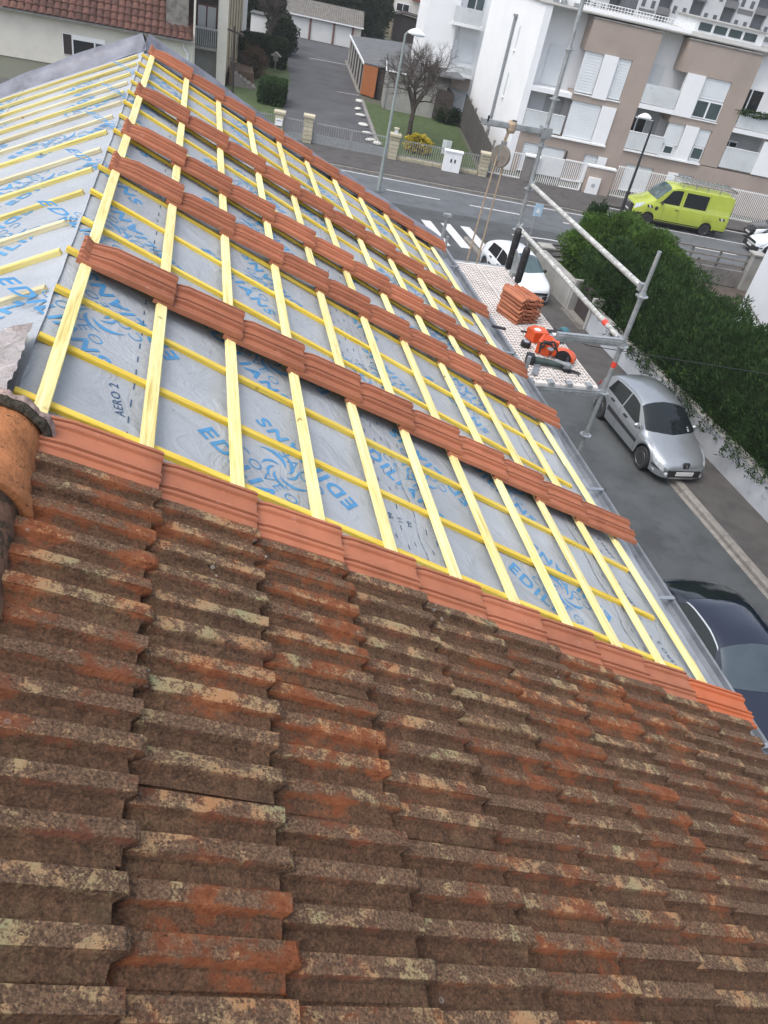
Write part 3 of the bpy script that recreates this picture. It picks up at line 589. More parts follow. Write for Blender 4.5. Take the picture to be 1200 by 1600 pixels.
def shrub(name, label, cat, c, r, n, ln, wd, mat, seed, square=2.4, lump=.14, droop=.6, group=None, s=.82):
    t = thing(name, label, cat, (c[0], c[1], 0), group=group)
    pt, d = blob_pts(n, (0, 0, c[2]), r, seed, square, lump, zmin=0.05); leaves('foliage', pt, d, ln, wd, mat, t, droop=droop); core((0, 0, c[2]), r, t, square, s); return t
shrub('conifer_bush', 'bright green rounded conifer at the street corner, topped by the scaffold rail', 'conifer', (17.75, 27.9, 1.5), (1.75, 1.8, 1.7), 46000, .14, .018, M['leaf_light'], 5)
shrub('conifer_bush', 'wide green conifer mass joining the corner conifer to the hedge', 'conifer', (18.5, 26.2, 1.5), (1.5, 1.8, 1.8), 46000, .14, .018, M['leaf_light'], 6)
shrub('conifer_bush', 'dark conifer between the corner bush and the wall door', 'conifer', (16.75, 24.4, 1.35), (1.25, 2.3, 1.55), 40000, .14, .018, M['leaf'], 8)
shrub('conifer', 'slim loose conifer rising at the back of the corner garden', 'conifer', (17.9, 30.4, 1.4), (0.75, 0.7, 1.8), 14000, .16, .02, M['leaf'], 9, square=1.3)
shrub('garden_shrub', 'small loose shrub by the brown yard behind the corner conifers', 'shrub', (20.9, 27.6, .5), (1.5, .7, .6), 5000, .14, .035, M['leaf'], 10, lump=.3)
# ---------------------------------------------------------------- corner wall, pillars, rails
WXc = lambda y: 15.1+(27-y)*0.055 if y > 12 else 15.93+(12-y)*.055
def wall_run(name, label, y0, y1, h, mat, cap=True, cat='wall'):
    t = thing(name, label, cat, (WXc(y0), y0, 0)); x0, x1 = WXc(y0), WXc(y1)
    b = MB(); b.prism([(0, 0, 0), (x1-x0, y1-y0, 0), (x1-x0+.2, y1-y0, 0), (.2, 0, 0)], (0, 0, h)); b.build('wall_face', mat, t)
    if cap:
        b = MB(); b.prism([(-.04, 0, h), (x1-x0-.04, y1-y0, h), (x1-x0+.26, y1-y0, h), (.26, 0, h)], (0, 0, .07)); b.build('coping', M['concrete'], t)
    return t
M['blotch'] = pm('blotchy_pale_wall', (0.37, 0.385, 0.41), 0.15, 1.2, 0.9, bs_=0.2, bscale=30, second=((0.27, 0.28, 0.31), 0.58, 3.5))
wall_run('garden_wall', 'low blotchy pale wall at the foot of the long hedge behind the silver car', -8, 23.4, 0.95, M['blotch'])
wall_run('garden_wall', 'smooth grey wall between the street corner and the brown wall door', 25.4, 28.9, 1.15, M['concrete'])
t = thing('wall_door', 'dark brown door set back in the grey wall opposite the scaffold', 'door', (WXc(24.4), 24.4, 0))
b = MB(); b.box(.3, .36, -0.85, .85, 0.05, 1.35); b.build('door_leaf', M['brown_wood'], t)
for y in (-1.0, .85): b = MB(); b.box(-.02, .4, y, y+.15, 0, 1.35); b.build('door_jamb', M['concrete'], t)
b = MB(); b.box(-.25, .4, -1.0, 1.0, .0, .1); b.build('doorstep', M['kerb'], t)
def rails(label, A, B, zs, posts, thick=.07, base=None, basemat=None):
    A, B = Vector(A), Vector(B); d = (B-A); t = thing('rail_fence', label, 'fence', (A[0], A[1], 0)); rz = math.atan2(d[1], d[0]); t.rotation_euler = (0, 0, rz); ln = d.length
    if base: b = MB(); b.box(0, ln, -.1, .1, 0, base); b.build('base_wall', basemat, t)
    for z in zs: b = MB(); b.box(0, ln, -.03, .03, z, z+thick); b.build('rail', M['kerb'], t)
    for i in range(posts): x = ln*i/(posts-1); b = MB(); b.box(x-.05, x+.05, .032, .12, base or 0, max(zs)+.1); b.build('post', M['conc_dark'], t)
    return t
rails('grey horizontal rails on the angled wall at the street corner', (15.75, 29.6, 0), (*st(17.6, 33.9)[:2], 0), (.7, .95, 1.2), 3, .1, .6, M['concrete'])
rails('grey horizontal rails over the brown wall beside the right pillar', (*st(17.6, 34.5)[:2], 0), (*st(22.0, 34.5)[:2], 0), (.95, 1.25, 1.55), 4, .08, .8, M['conc_dark'])
def pillar(label, p, w, h, rz=0, mat='concrete', cap='concrete'):
    t = thing('gate_pillar', label, 'pillar', (p[0], p[1], 0), rz); b = MB(); b.box(-w/2, w/2, -w/2, w/2, 0, h); b.build('shaft', M[mat], t)
    b = MB(); c = w/2+.08; b.box(-c, c, -c, c, h, h+.07); b.add([(-c, -c, h+.07), (c, -c, h+.07), (c, c, h+.07), (-c, c, h+.07), (0, 0, h+.16)], [(0, 1, 4), (1, 2, 4), (2, 3, 4), (3, 0, 4)]); b.build('cap', M[cap], t); return t
pillar('grey capped pillar at the street corner beside the white hatchback', (15.4, 29.25), .5, 1.25)
pillar('grey capped pillar between the rails and the pale house on the right', st(22.3, 34.4), .55, 1.75, TH)
t = thing('garden_wall', 'plain grey wall running from the right pillar to the pale house', 'wall', st(22.6, 34.2), TH)
b = MB(); b.prism([(0, -8.2, 0), (0, 0, 0), (0, 0, 1.35), (0, -8.2, 2.1)], (.2, 0, 0)); b.build('wall_face', M['conc_dark'], t)
ground_poly('yard', sp((17.3, 34), (22.5, 34.2), (22.5, 24), (19, 24), (17, 27)), .02, pm('brown_yard', (.085, .065, .055), .3, 2, .9), 'structure')
t = thing('street_sign', 'small blue and white street sign on a thin post at the corner', 'sign', (15.55, 31.6, 0.1))
b = MB(); b.tube((0, 0, 0), (0, 0, 2.3), .03); b.build('post', M['galv'], t); b = MB(); b.box(-.2, .2, -.05, -.035, 1.75, 2.3); b.build('sign_plate', pm('blue_white_sign', (.42, .58, .72), .1, 3, .4), t)
b = MB(); b.prism([(-.12, -.052, 1.9), (.12, -.052, 1.9), (0, -.052, 2.15)], (0, -.004, 0)); b.build('sign_symbol', M['white_pvc'], t)
# pale house on the far right
t = thing('pale_house', 'pale grey house wall with a railed balcony at the right edge', 'house', (22.3, 24.4, 0))
b = MB(); b.box(0, 9, -13, 0, 0, 6.6); b.build('wall', pm('pale_grey_render', (.62, .64, .67), .06, .5, .9), t)
t = thing('terrace_railing', 'thin railing with white bars round the raised terrace by the pale house', 'railing', (20.76, 22.26, 0))
for k, (dx, dy) in enumerate(((-2.2, -5.84), (-1.07, -.72))):
    ln = math.hypot(dx, dy); n = int(ln/.14); b = MB(); w = MB()
    for q in range(1, n): x, y = dx*q/n, dy*q/n; w.tube((x, y, 1.5), (x, y, 2.36), .013, n=5)
    w.build('baluster', M['white_metal'], t, kind='stuff')
    b.tube((0, 0, 2.38), (dx, dy, 2.38), .032, n=6); b.tube((0, 0, 1.5), (dx, dy, 1.5), .025, n=6); b.build('handrail', M['conc_dark'], t)
b = MB(); b.prism([(0, 0, 0), (-2.2, -5.84, 0), (1.5, -7, 0), (1.6, 0, 0)], (0, 0, 1.42)); b.build('terrace_base', M['concrete'], t)
# ---------------------------------------------------------------- north side of the main street: pillars, gates, fences
def sthing(name, label, cat, s, t_, group=None): return thing(name, label, cat, st(s, t_), TH, group)
def stone_pillar(label, s, t_, h, w=.52):
    t = sthing('stone_pillar', label, 'pillar', s, t_); n = 6
    b = MB(); b.box(-w/2+.02, w/2-.02, -w/2+.02, w/2-.02, 0, h); b.build('mortar_core', M['conc_dark'], t)
    for i in range(n):
        b = MB(); z0, z1 = .05+i*(h-.05)/n, .05+(i+1)*(h-.05)/n-.03; q = w/2+random.uniform(-.015, .015); b.box(-q, q, -q, q, z0, z1); b.build('stone', M['stone'], t)
    b = MB(); q = w/2+.07; b.prism([(-q, -q, h+.003), (q, -q, h+.003), (q, q, h+.003), (-q, q, h+.003)], (0, 0, .12)); b.build('cap', M['stone'], t); return t
stone_pillar('stone pillar carrying the mailbox left of the small gate', -2.0, 47.2, 1.35); 
stone_pillar('stone pillar between the small gate and the wide gate', -.3, 47.2, 1.45)
t = stone_pillar('stone pillar with a lantern right of the wide gate', 4.85, 47.2, 1.35)
t2 = sthing('lantern', 'small square pale lantern on the pillar right of the gate', 'lantern', 4.85, 47.2); t2.location.z = 1.475
b = MB(); b.box(-.1, .1, -.1, .1, 0, .26); b.build('glass_box', M['frost'], t2); b = MB(); b.box(-.14, .14, -.14, .14, .262, .31); b.build('lantern_roof', M['stone'], t2)
stone_pillar('stone pillar next to the white apartment fence', 10.45, 47.2, 1.3)
t = sthing('mailbox', 'white mailbox fixed on the leftmost stone pillar', 'mailbox', -2.0, 46.9); b = MB(); b.box(-.2, .2, -.06, .06, .75, 1.12); b.build('box', M['white_pvc'], t); b = MB(); b.box(-.14, .14, -.066, -.061, 1.0, 1.03); b.build('slot', M['steel_dark'], t)
def bars(mb, s0, s1, z0, z1, step=.12, w=.022, y=0): 
    n = int((s1-s0)/step)
    for i in range(n+1): x = s0+(s1-s0)*i/n; mb.box(x-w/2, x+w/2, y-w/2, y+w/2, z0, z1)
def metal_gate(label, s0, s1, h, solid, mat, t_=47.2):
    t = sthing('metal_gate', label, 'gate', s0, t_); w = s1-s0
    for a, c in ((0, w/2-.01), (w/2+.01, w)) if w > 2 else ((0, w),):
        b = MB(); b.box(a, c, -.025, .025, h-.06, h); b.box(a, c, -.025, .025, .08, .14); b.box(a, a+.05, -.025, .025, .14, h-.06); b.box(c-.05, c, -.025, .025, .14, h-.06); b.build('gate_frame', mat, t)
        b = MB(); bars(b, a+.12, c-.1, .14, h-.06, .13); b.build('bar', mat, t, kind='stuff')
        b = MB(); b.box(a+.05, c-.05, -.006, .006, .14, solid); b.build('lower_panel', M['galv'] if solid > .3 else mat, t)
    return t
M['gate_grey'] = pm('grey_painted_metal', (0.27, 0.275, 0.27), 0.12, 4, .55)
metal_gate('narrow grey metal gate between two stone pillars', -1.72, -.58, 1.2, .5, M['gate_grey'])
metal_gate('wide grey metal driveway gate with a solid lower half', 0.0, 4.55, 1.22, .62, M['gate_grey'])
def bar_fence(label, s0, s1, t_, z0, z1, mat, base=None, step=.13, basemat='stone'):
    t = sthing('bar_fence', label, 'fence', s0, t_); w = s1-s0
    if base:
        n = max(2, int(w/.55))
        for i in range(n): 
            for r in range(2): b = MB(); b.box(w*i/n+.01, w*(i+1)/n-.012, -.13+random.uniform(0, .015), .13, .02+base*r/2, base*(r+1)/2); b.build('stone', M[basemat], t)
    b = MB(); b.box(0, w, -.02, .02, z1-.1, z1-.06); b.box(0, w, -.02, .02, z0+.03, z0+.08); b.build('rail', mat, t)
    b = MB(); bars(b, .05, w-.05, z0, z1, step, .03, -.036); b.build('bar', mat, t, kind='stuff'); return t
bar_fence('pale bar fence on a stone base in front of the yellow bush', 5.12, 10.15, 47.2, .3, 1.25, M['gate_grey'], .3)
bar_fence('pale bar fence left of the mailbox pillar', -9, -2.3, 47.2, .3, 1.25, M['gate_grey'], .3)
bar_fence('tall white bar fence between the stone pillar and the grey post', 10.8, 13.05, 48.2, .12, 1.62, M['white_metal'], .12, .14, 'kerb')
bar_fence('tall white bar fence right of the brown gate post, beside the van', 19.0, 26.5, 48.2, .15, 2.0, M['white_metal'], .12, .13, 'kerb')
bar_fence('tall white bar fence at the right edge behind the parked cars', 26.6, 40, 48.2, .15, 2.0, M['white_metal'], .12, .13, 'kerb')
def post_block(label, s0, s1, h, mat, t_=48.2):
    t = sthing('gate_post', label, 'gate post', s0, t_); b = MB(); b.box(0, s1-s0, -.18, .18, 0, h); b.build('block', M[mat], t); b = MB(); b.box(-.05, s1-s0+.05, -.23, .23, h, h+.1); b.build('cap', M['white_wall'], t); return t
post_block('brown rendered post left of the white mesh gate', 13.1, 13.95, 1.5, 'conc_dark')
t = post_block('brown rendered post holding a white meter box', 17.15, 18.85, 1.62, 'taupe')
t = sthing('meter_box', 'white meter box on the front of the brown gate post', 'meter box', 17.7, 47.98); b = MB(); b.box(-.4, .4, -.1, .035, .05, 1.05); b.build('box', M['white_pvc'], t); b = MB(); b.lathe([(.13, -.11), (.13, -.102), (.06, -.102)], (0, 0, .6), 'y', 12); b.build('badge', M['blind_grey'], t)
t = sthing('white_gate', 'white apartment gate with one meshed leaf and one barred leaf', 'gate', 14.0, 48.2)
b = MB()
for i in range(21): x = .05+i*.075; b.box(x-.016, x+.016, -.02, .02, .62, 1.7)
for i in range(12): z = .66+i*.09; b.box(.05, 1.55, -.012, .012, z-.012, z+.012)
b.box(.05, 1.55, .022, .03, .62, 1.7); b.build('mesh_leaf', M['white_metal'], t); b = MB(); bars(b, .08, 1.5, .1, .6, .12, .04); b.build('bar', M['white_metal'], t, kind='stuff')
b = MB(); b.box(1.6, 3.0, -.03, .03, 1.66, 1.74); b.box(1.6, 3.0, -.03, .03, .55, .62); b.box(1.6, 3.0, -.03, .03, .08, .15); b.box(2.88, 3.02, -.03, .03, .15, 1.66); b.build('gate_frame', M['white_metal'], t)
b = MB(); bars(b, 1.66, 2.8, .15, 1.66, .12, .04, .036); b.build('bar', M['white_metal'], t, kind='stuff')
t = sthing('utility_cabinet', 'white street cabinet standing on the pavement against the stone fence', 'cabinet', 8.42, 46.75)
b = MB(); b.box(-.52, .52, -.18, .18, .1, 1.2); b.build('box', M['white_pvc'], t); b = MB(); b.prism([(-.57, -.23, 1.2), (.57, -.23, 1.2), (.57, .23, 1.2), (-.57, .23, 1.2)], (0, 0, .07)); b.build('lid', M['white_wall'], t)
for x in (-.14, .1): b = MB(); b.box(x, x+.1, -.187, -.182, .62, .82); b.build('handle', M['steel_dark'], t)
b = MB(); b.box(-.006, .006, -.1835, -.1805, .15, 1.18); b.build('door_seam', M['blind_grey'], t)
def lamp(label, p, h, arm, rz, col, head):
    t = thing('street_lamp', label, 'street lamp', (p[0], p[1], .1), rz); b = MB(); b.tube((0, 0, 0), (0, 0, 1.1), .11, .1, 10); b.tube((0, 0, 1.1), (0, 0, h), .085, .05, 10); b.build('pole', col, t, smooth=50)
    b = MB(); b.tube((0, 0, h-.05), (arm*.35, 0, h+.08), .045, .045); b.tube((arm*.3, 0, h+.06), (arm*.5, 0, h+.08), .06); b.build('arm', col, t)
    b = MB(); b.grid(lambda a, q: (arm*.45+head*q, .2*math.cos(a)*math.sin(math.pi*min(.97, q*.9+.06))**.5, h+.06+.24*max(-.15, math.sin(a))*math.sin(math.pi*min(.97, q*.85+.12))), [i*2*math.pi/14 for i in range(15)], [i/9 for i in range(10)]); b.build('lamp_head', M['white_pvc'], t, smooth=True)
    b = MB(); b.box(arm*.45+.15, arm*.45+head-.1, -.12, .12, h+.0, h+.03); b.build('diffuser', M['frost'], t); return t
M['pole_grey'] = pm('grey_green_pole', (.25, .285, .27), .15, 2, .6)
lamp('tall grey street lamp with a white head in front of the wide gate', (9.65, 38.65), 7.1, .25, TH, M['pole_grey'], .85)
lamp('dark street lamp beside the front of the green van', (24.6, 40.35), 5.2, -.5, TH, M['steel_dark'], -.75)
# fence of boards along the white building, garden things
t = thing('board_fence', 'dark weathered board fence between the lawn and the white building', 'fence', st(10.75, 47.6), TH)
for i in range(48):
    y = .3*i; h = 1.75+.012*i; b = MB(); b.box(-.02+.05*(i % 2)*.3, .02, y, y+.285, .05, h+random.uniform(-.02, .02)); b.build('board', M['fence_wood'], t, (-.0*i, 0, 0))
for i in range(5):
    b = MB(); b.box(.03, .13, 3.0*i, 3.0*i+.1, 0, 2.0+.05*i); b.lathe([(.09, 0), (.09, .08), (.02, .14)], (.08, 3.0*i+.05, 2.0+.05*i), n=8); b.build('post', M['kerb'], t)
shrub('golden_bush', 'round yellow bush behind the pale bar fence', 'bush', (*st(6.65, 50.4)[:2], .45), (.75, .6, .55), 2600, .12, .05, M['yellow_leaf'], 21)
t = sthing('garden_screen', 'small white panel screen standing on the lawn near the fence', 'screen', 8.6, 51.5); b = MB(); b.box(-.3, .0, -.03, .03, 0, .85); b.build('panel', M['blind'], t); b = MB(); b.box(.02, .3, -.03, .03, 0, .85); b.build('panel', M['frost'], t)
def branch_tree(name, label, p, h, seed, spread=.55, levels=5, n0=5, r0=.16, group=None, lean=0):
    rg = random.Random(seed); t = thing(name, label, 'tree', (p[0], p[1], 0), group=group); tr, br, tw = MB(), MB(), MB()
    def grow(p0, d, ln, r, lv):
        p1 = p0+d*ln; mb = tr if lv == levels else (br if lv > 2 else tw)
        mid = p0+d*ln*.5+Vector((rg.uniform(-1, 1), rg.uniform(-1, 1), rg.uniform(-.3, .5)))*ln*.07
        mb.tube(p0, mid, r, r*.85, 6 if lv > 2 else 4, False); mb.tube(mid, p1, r*.85, r*.68, 6 if lv > 2 else 4, False)
        if lv == 0: return
        for k in range(n0 if lv == levels else rg.choice((3, 3, 4) if lv > 1 else (3, 4, 5))):
            a = rg.uniform(0, 6.28); tilt = rg.uniform(.25, .75)*spread*1.5
            q = d.to_track_quat('Z', 'Y') @ Vector((math.cos(a)*math.sin(tilt), math.sin(a)*math.sin(tilt), math.cos(tilt))); q.z += .12; q.normalize()
            grow(p0+(p1-p0)*rg.uniform(.6, 1.0), q, ln*rg.uniform(.62, .82), r*.52, lv-1)
    grow(Vector((0, 0, 0)), Vector((lean, 0, 1)).normalized(), h*.27, r0, levels)
    tr.build('trunk', M['bark'], t); br.build('branch', M['bark'], t, kind='stuff'); tw.build('twig', M['bark'], t, kind='stuff'); return t
branch_tree('bare_tree', 'bare many branched tree standing on the lawn behind the stone fence', st(6.3, 54.0), 8.0, 4, .92, 6, 7, .2)
branch_tree('bare_tree', 'bare dark tree above the back hedge left of the driveway', st(-5.2, 77.5), 6.2, 9, .6, 6, 5, .2)
# ---------------------------------------------------------------- garages and sheds
t = sthing('garage_row', 'row of three white garages under a corrugated roof at the end of the drive', 'garage', -4.9, 93)
b = MB(); b.box(-.1, 8.0, .3, 6, 0, 2.05); b.build('wall', M['render_cream'], t)
for a, c in ((.35, 2.5), (2.72, 5.0), (5.22, 7.0)): b = MB(); b.box(a, c, .2, .28, .03, 1.9); b.build('garage_door', M['garage_white'], t)
for a in (.1, 2.5, 5.0, 7.0): b = MB(); b.box(a+.005, a+.215, .1, .3, 0, 1.95); b.build('post', M['brick_red'], t)
b = MB(); b.grid(lambda x, q: (x, -.1+5.6*q, 2.12+1.0*q+.035*math.sin(x*2*math.pi/.24)), [-.3+.06*i for i in range(142)], [0, .5, 1]); b.build('roof', M['fibre'], t)
b = MB(); b.box(-.3, 8.2, -.16, -.06, 1.98, 2.1); b.build('gutter', M['white_pvc'], t)
t = thing('open_garages', 'low garage with an orange door and a dark flat roof right of the drive', 'garage', st(3.05, 67.1), 0)
# corners (world offsets)
o = Vector(st(3.05, 67.1)); fr = Vector(st(4.45, 65.9))-o; bk = Vector(st(1.9, 83.0))-o; fr3 = fr.normalized(); bk3 = bk.normalized(); rt = fr3*9.0
b = MB(); b.prism([(0, 0, 2.15), tuple(fr3*1.55+Vector((0, 0, 2.25))), tuple(fr3*9.5+Vector((0, 0, 3.2))), tuple(fr3*9.5+bk+Vector((0, 0, 3.2))), tuple(bk+Vector((0, 0, 2.15)))], (0, 0, .1)); b.build('roof', M['felt'], t)
b = MB(); b.prism([tuple(-fr3*.12+Vector((0, 0, 2.1))), tuple(bk-fr3*.12+Vector((0, 0, 2.1))), tuple(bk-fr3*.12+Vector((0, 0, 2.28))), tuple(-fr3*.12+Vector((0, 0, 2.28)))], tuple(fr3*.1)); b.build('eave_board', M['white_pvc'], t)
b = MB(); p1 = fr3*1.45; b.prism([(0, 0, 0.05), tuple(p1+Vector((0, 0, .05))), tuple(p1+Vector((0, 0, 2.2))), (0, 0, 2.12)], tuple(bk3*.08)); b.build('orange_wall', M['orange_door'], t)
b = MB(); b.prism([tuple(fr3*.25+bk3*.5), tuple(fr3*9+bk3*.5), tuple(fr3*9+bk), tuple(fr3*.25+bk)], (0, 0, 2.1)); b.build('wall', M['brown_wood'], t)
for i in range(7):
    b = MB(); a = bk*(i/6.3)+bk3*.02; b.prism([tuple(a), tuple(a+bk3*.4), tuple(a+bk3*.4+fr3*.11), tuple(a+fr3*.11)], (0, 0, 2.12)); b.build('post', M['concrete'], t)
b = MB(); b.prism([(0, 0, 0), tuple(bk), tuple(bk-fr3*.3), tuple(-fr3*.3)], (0, 0, .09)); b.build('threshold', M['kerb'], t)
t = sthing('concrete_shed', 'grey concrete shed behind the bare tree with white roof trim', 'shed', 4.75, 62.8)
b = MB(); b.box(0, 4.6, 0, 4, 0, 2.55); b.build('wall', M['concrete'], t); b = MB(); b.prism([(-.15, -.2, 2.55), (4.8, -.2, 2.55), (4.8, 2, 3.35), (-.15, 2, 3.35)], (0, 0, .08)); b.build('roof', M['felt'], t)
b = MB(); b.box(-.2, 1.6, -.3, -.22, 2.58, 2.66); b.prism([(-.2, -.25, 2.635), (-.2, .9, 3.06), (-.2, .9, 3.1), (-.2, -.25, 2.68)], (.1, 0, 0)); b.build('roof_trim', M['white_pvc'], t)
b = MB(); b.tube((.1, -.06, .1), (.1, -.06, 2.5), .045); b.build('downpipe', M['galv'], t)
t = sthing('timber_shed', 'tall dark brown timber shed in front of the cream house', 'shed', 7.3, 108.9)
for i in range(10): b = MB(); b.box(.33*i, .33*i+.315, 0, 2.4, 0, 2.75-.02*i); b.build('board', M['brown_wood'], t)
b = MB(); b.prism([(-.35, -.3, 2.62), (1.0, -.3, 3.12), (4.0, -.3, 2.9), (4.0, -.3, 2.76), (1.0, -.3, 2.98), (-.35, -.3, 2.5)], (0, 3, 0)); b.build('roof', M['brown_wood'], t)
t = sthing('canopy_tent', 'grey garden canopy tent beside the white garages', 'tent', 5.1, 107)
b = MB(); b.add([(-1.2, -1, .95), (1.2, -1, .8), (1.2, 1.6, .8), (-1.2, 1.6, .95), (-.1, .3, 1.55)], [(0, 1, 4), (1, 2, 4), (2, 3, 4), (3, 0, 4)]); b.build('canopy', M['blind_grey'], t)
b = MB(); b.prism([(-1.15, -.95, 0), (1.15, -.95, 0), (1.15, -.95, .8), (-1.15, -.95, .93)], (0, 2.4, 0)); b.build('side_cloth', M['felt'], t)
t = sthing('cream_house', 'cream house with stone base and red roof edge behind the timber shed', 'house', 4.2, 112)
b = MB(); b.box(0, 9, 0, 7, 1.75, 6); b.build('wall', M['render_cream'], t); b = MB(); b.box(-.03, 9.03, -.04, 7, 0, 1.75)
b.build('stone_base', M['stone'], t)
for s0, s1, z0, z1 in ((.35, 1.5, 2.75, 3.6), (3.25, 4.85, 2.95, 3.75), (6.5, 7.4, 2.7, 3.35), (.6, 1.35, 1.15, 1.6)):
    b = MB(); b.box(s0-.08, s1+.08, -.075, -.003, z0-.08, z1+.08); f = b.build('window', M['white_pvc'], t); 
    for q in (0, 1): b = MB(); w = (s1-s0)/2; b.box(s0+w*q+.04, s0+w*(q+1)-.04, -.085, -.076, z0+.02, z1-.02); b.build('pane', M['glass_dark'], f)
b = MB(); b.prism([(5, -.5, 4.35), (10, -.5, 4.35), (10, 3, 6), (5, 3, 6)], (0, 0, .15)); b.build('roof', pm('red_roof', (.25, .07, .05), .2, 3, .8), t)
# ---------------------------------------------------------------- garden left of the drive
def bx_hedge(label, s, t_, w, d, h, n, seed, mat='leaf'):
    p = st(s, t_); q = thing('clipped_hedge', label, 'hedge', (p[0], p[1], 0), TH); pt, dd = blob_pts(n, (0, 0, h/2), (w/2, d/2, h/2), seed, 9, .025, .12, .03); leaves('foliage', pt, dd, .13, .045, M[mat], q, droop=.3); core((0, 0, h/2), (w/2, d/2, h/2), q, 9, .93)
bx_hedge('square clipped green hedge beside the driveway near the small gate', -3.2, 57.3, 1.75, 3.2, 1.3, 7000, 31)
bx_hedge('tall dark clipped hedge along the far end of the left garden', -5.2, 71.5, 3.9, 2.2, 2.1, 9000, 32, 'leaf_dark')
shrub('brown_bush', 'dry brown bush in front of the tall dark hedge', 'bush', (*st(-5.3, 65)[:2], .95), (.8, .8, 1.0), 4500, .16, .03, M['brown_leaf'], 33, lump=.25, s=.6)
shrub('ivy_mound', 'round dark evergreen beside the white garages', 'shrub', (*st(-4.3, 79.5)[:2], 1.3), (1.25, 1.3, 1.5), 6000, .2, .06, M['leaf_dark'], 34)
shrub('evergreen_tree', 'dark evergreen tree filling the view behind the bare tree', 'tree', (*st(-7.0, 84)[:2], 2.6), (2.6, 2.0, 2.7), 12000, .26, .08, M['leaf_dark'], 35)
for k, (s, r_, lab) in enumerate(((-4.5, 3.2, 'dark evergreen crown at the left above the white garages'), (-.2, 3.4, 'dark evergreen crown in the middle above the white garages'), (3.6, 2.9, 'dark evergreen crown at the right beside the cream house'))):
    q = shrub('evergreen_tree', lab, 'tree', (*st(s, 103+k)[:2], 3.4), (r_, 2.2, 3.0), 13000, .3, .08, M['leaf_dark'], 40+k, group='dark evergreens behind the garages')
    b = MB(); b.tube((0, 0, 0), (0, 0, 2.5), .22, .15); b.build('trunk', M['bark'], q)
t = sthing('bird_house', 'small wooden bird house on a post before the dark hedge', 'bird house', -3.95, 68.9)
b = MB(); b.tube((0, 0, 0), (0, 0, .85), .04); b.build('post', M['kerb'], t); b = MB(); b.box(-.17, .17, -.17, .17, .85, 1.25); b.build('box', M['conc_dark'], t); b = MB(); b.prism([(-.4, -.3, 1.2), (.4, -.3, 1.2), (0, -.3, 1.5)], (0, .6, 0)); b.build('roof', M['conc_dark'], t)
t = thing('utility_pole', 'thin brown wooden pole with a crossbar beside the cream column', 'pole', (2.62, 57.9, 0))
b = MB(); b.tube((0, 0, 0), (-.1, 0, 3.95), .09, .075); b.build('shaft', M['brown_wood'], t); b = MB(); b.tube((-.55, 0, 3.72), (.5, 0, 3.55), .06); b.tube((.2, 0, 3.6), (.5, 0, 3.5), .12); b.build('crossbar', M['brown_wood'], t)
t = thing('garden_steps', 'pale garden steps with a black railing beside the cream house', 'steps', (2.7, 60.2, 0))
for i in range(5): b = MB(); b.box(.0+.32*i, .32+.32*i, 0, 1.3, 0, .8-.16*i); b.build('step', M['kerb'], t)
b = MB(); b.box(-.3, .0, 0, 1.6, 0, .82); b.box(-.3, 1.5, 1.31, 4.5, 0, .82); b.build('landing', M['earth'], t)
b = MB()
for k in range(10): b.box(-.3+.16*k, -.28+.16*k, 1.35, 1.37, .82, 1.5)
for k in range(9): b.box(.04+.18*k, .06+.18*k, -.03, -.01, .75-.09*k, 1.4-.09*k)
b.build('baluster', M['steel_dark'], t, kind='stuff'); b = MB(); b.box(-.32, 1.3, 1.34, 1.38, 1.5, 1.54); b.build('handrail', M['steel_dark'], t)
# ---------------------------------------------------------------- cream house on the left
M['left_tile'] = pm('red_clay_roof', (0.085, 0.035, 0.025), 0.4, 5, 0.9, rand=.35, second=((0.11, 0.06, 0.045), 0.56, 4))
lh = thing('cream_house', 'long low cream house with a red tiled roof and a railed balcony, left background', 'house', (-8, 57.5, 0))
LX, LY = -8, 57.5
def LB(x0, x1, y0, y1, z0, z1): b = MB(); b.box(x0-LX, x1-LX, y0-LY, y1-LY, z0, z1); return b
LB(-30, -.12, 57.5, 66, 0, 2.72).build('wall', M['render_cream'], lh)
f = LB(-8.2, -5.6, 57.44, 57.498, .7, 1.86).build('window', M['white_pvc'], lh)
LB(-7.55, -6.3, 57.42, 57.438, .78, 1.6).build('pane', M['glass_dark'], f); LB(-6.2, -5.7, 57.42, 57.438, .78, 1.6).build('pane', M['glass'], f); LB(-8.15, -7.65, 57.415, 57.438, .72, 1.84).build('shutter', M['brown_wood'], f)
LB(-30, -.05, 56.98, 57.1, 2.62, 2.76).build('gutter', M['conc_dark'], lh)
b = MB(); b.grid(lambda u, q: (u, -.09+.02, .0) if q == 0 else (u, 0, 0), [0, 1], [0, 1])
q = MB(); q.grid(lambda a, v: (v*(.21-.02*a)+.21, a*.66, .02+.085*max(0, math.sin(math.pi*(v+1)/2))**.7+(.05 if a < .02 else .0)*1), [0, .01, 1], [-1, -.75, -.5, -.2, .2, .5, .75, 1]); tme = q.mesh('roof_tile', M['left_tile'], smooth=40)
pit = math.radians(34)
for r in range(9):
    for c in range(27):
        x = -.62-.42*c-(.0)
        if x < -12.5 and r > 1: continue
        if x > -1.9 and r > 1: continue
        inst('roof_tile', tme, lh, (x-LX, 57.0-LY+.6*r*math.cos(pit), 2.72+.6*r*math.sin(pit)), (pit+random.uniform(-.02, .02), 0, random.uniform(-.01, .01)))
b = MB(); b.prism([(-30-LX, 57.1-LY, 2.70), (-.1-LX, 57.1-LY, 2.70), (-.1-LX, 66-LY, 8.7), (-30-LX, 66-LY, 8.7)], (0, 0, .05)); b.build('roof_deck', M['left_tile'], lh)
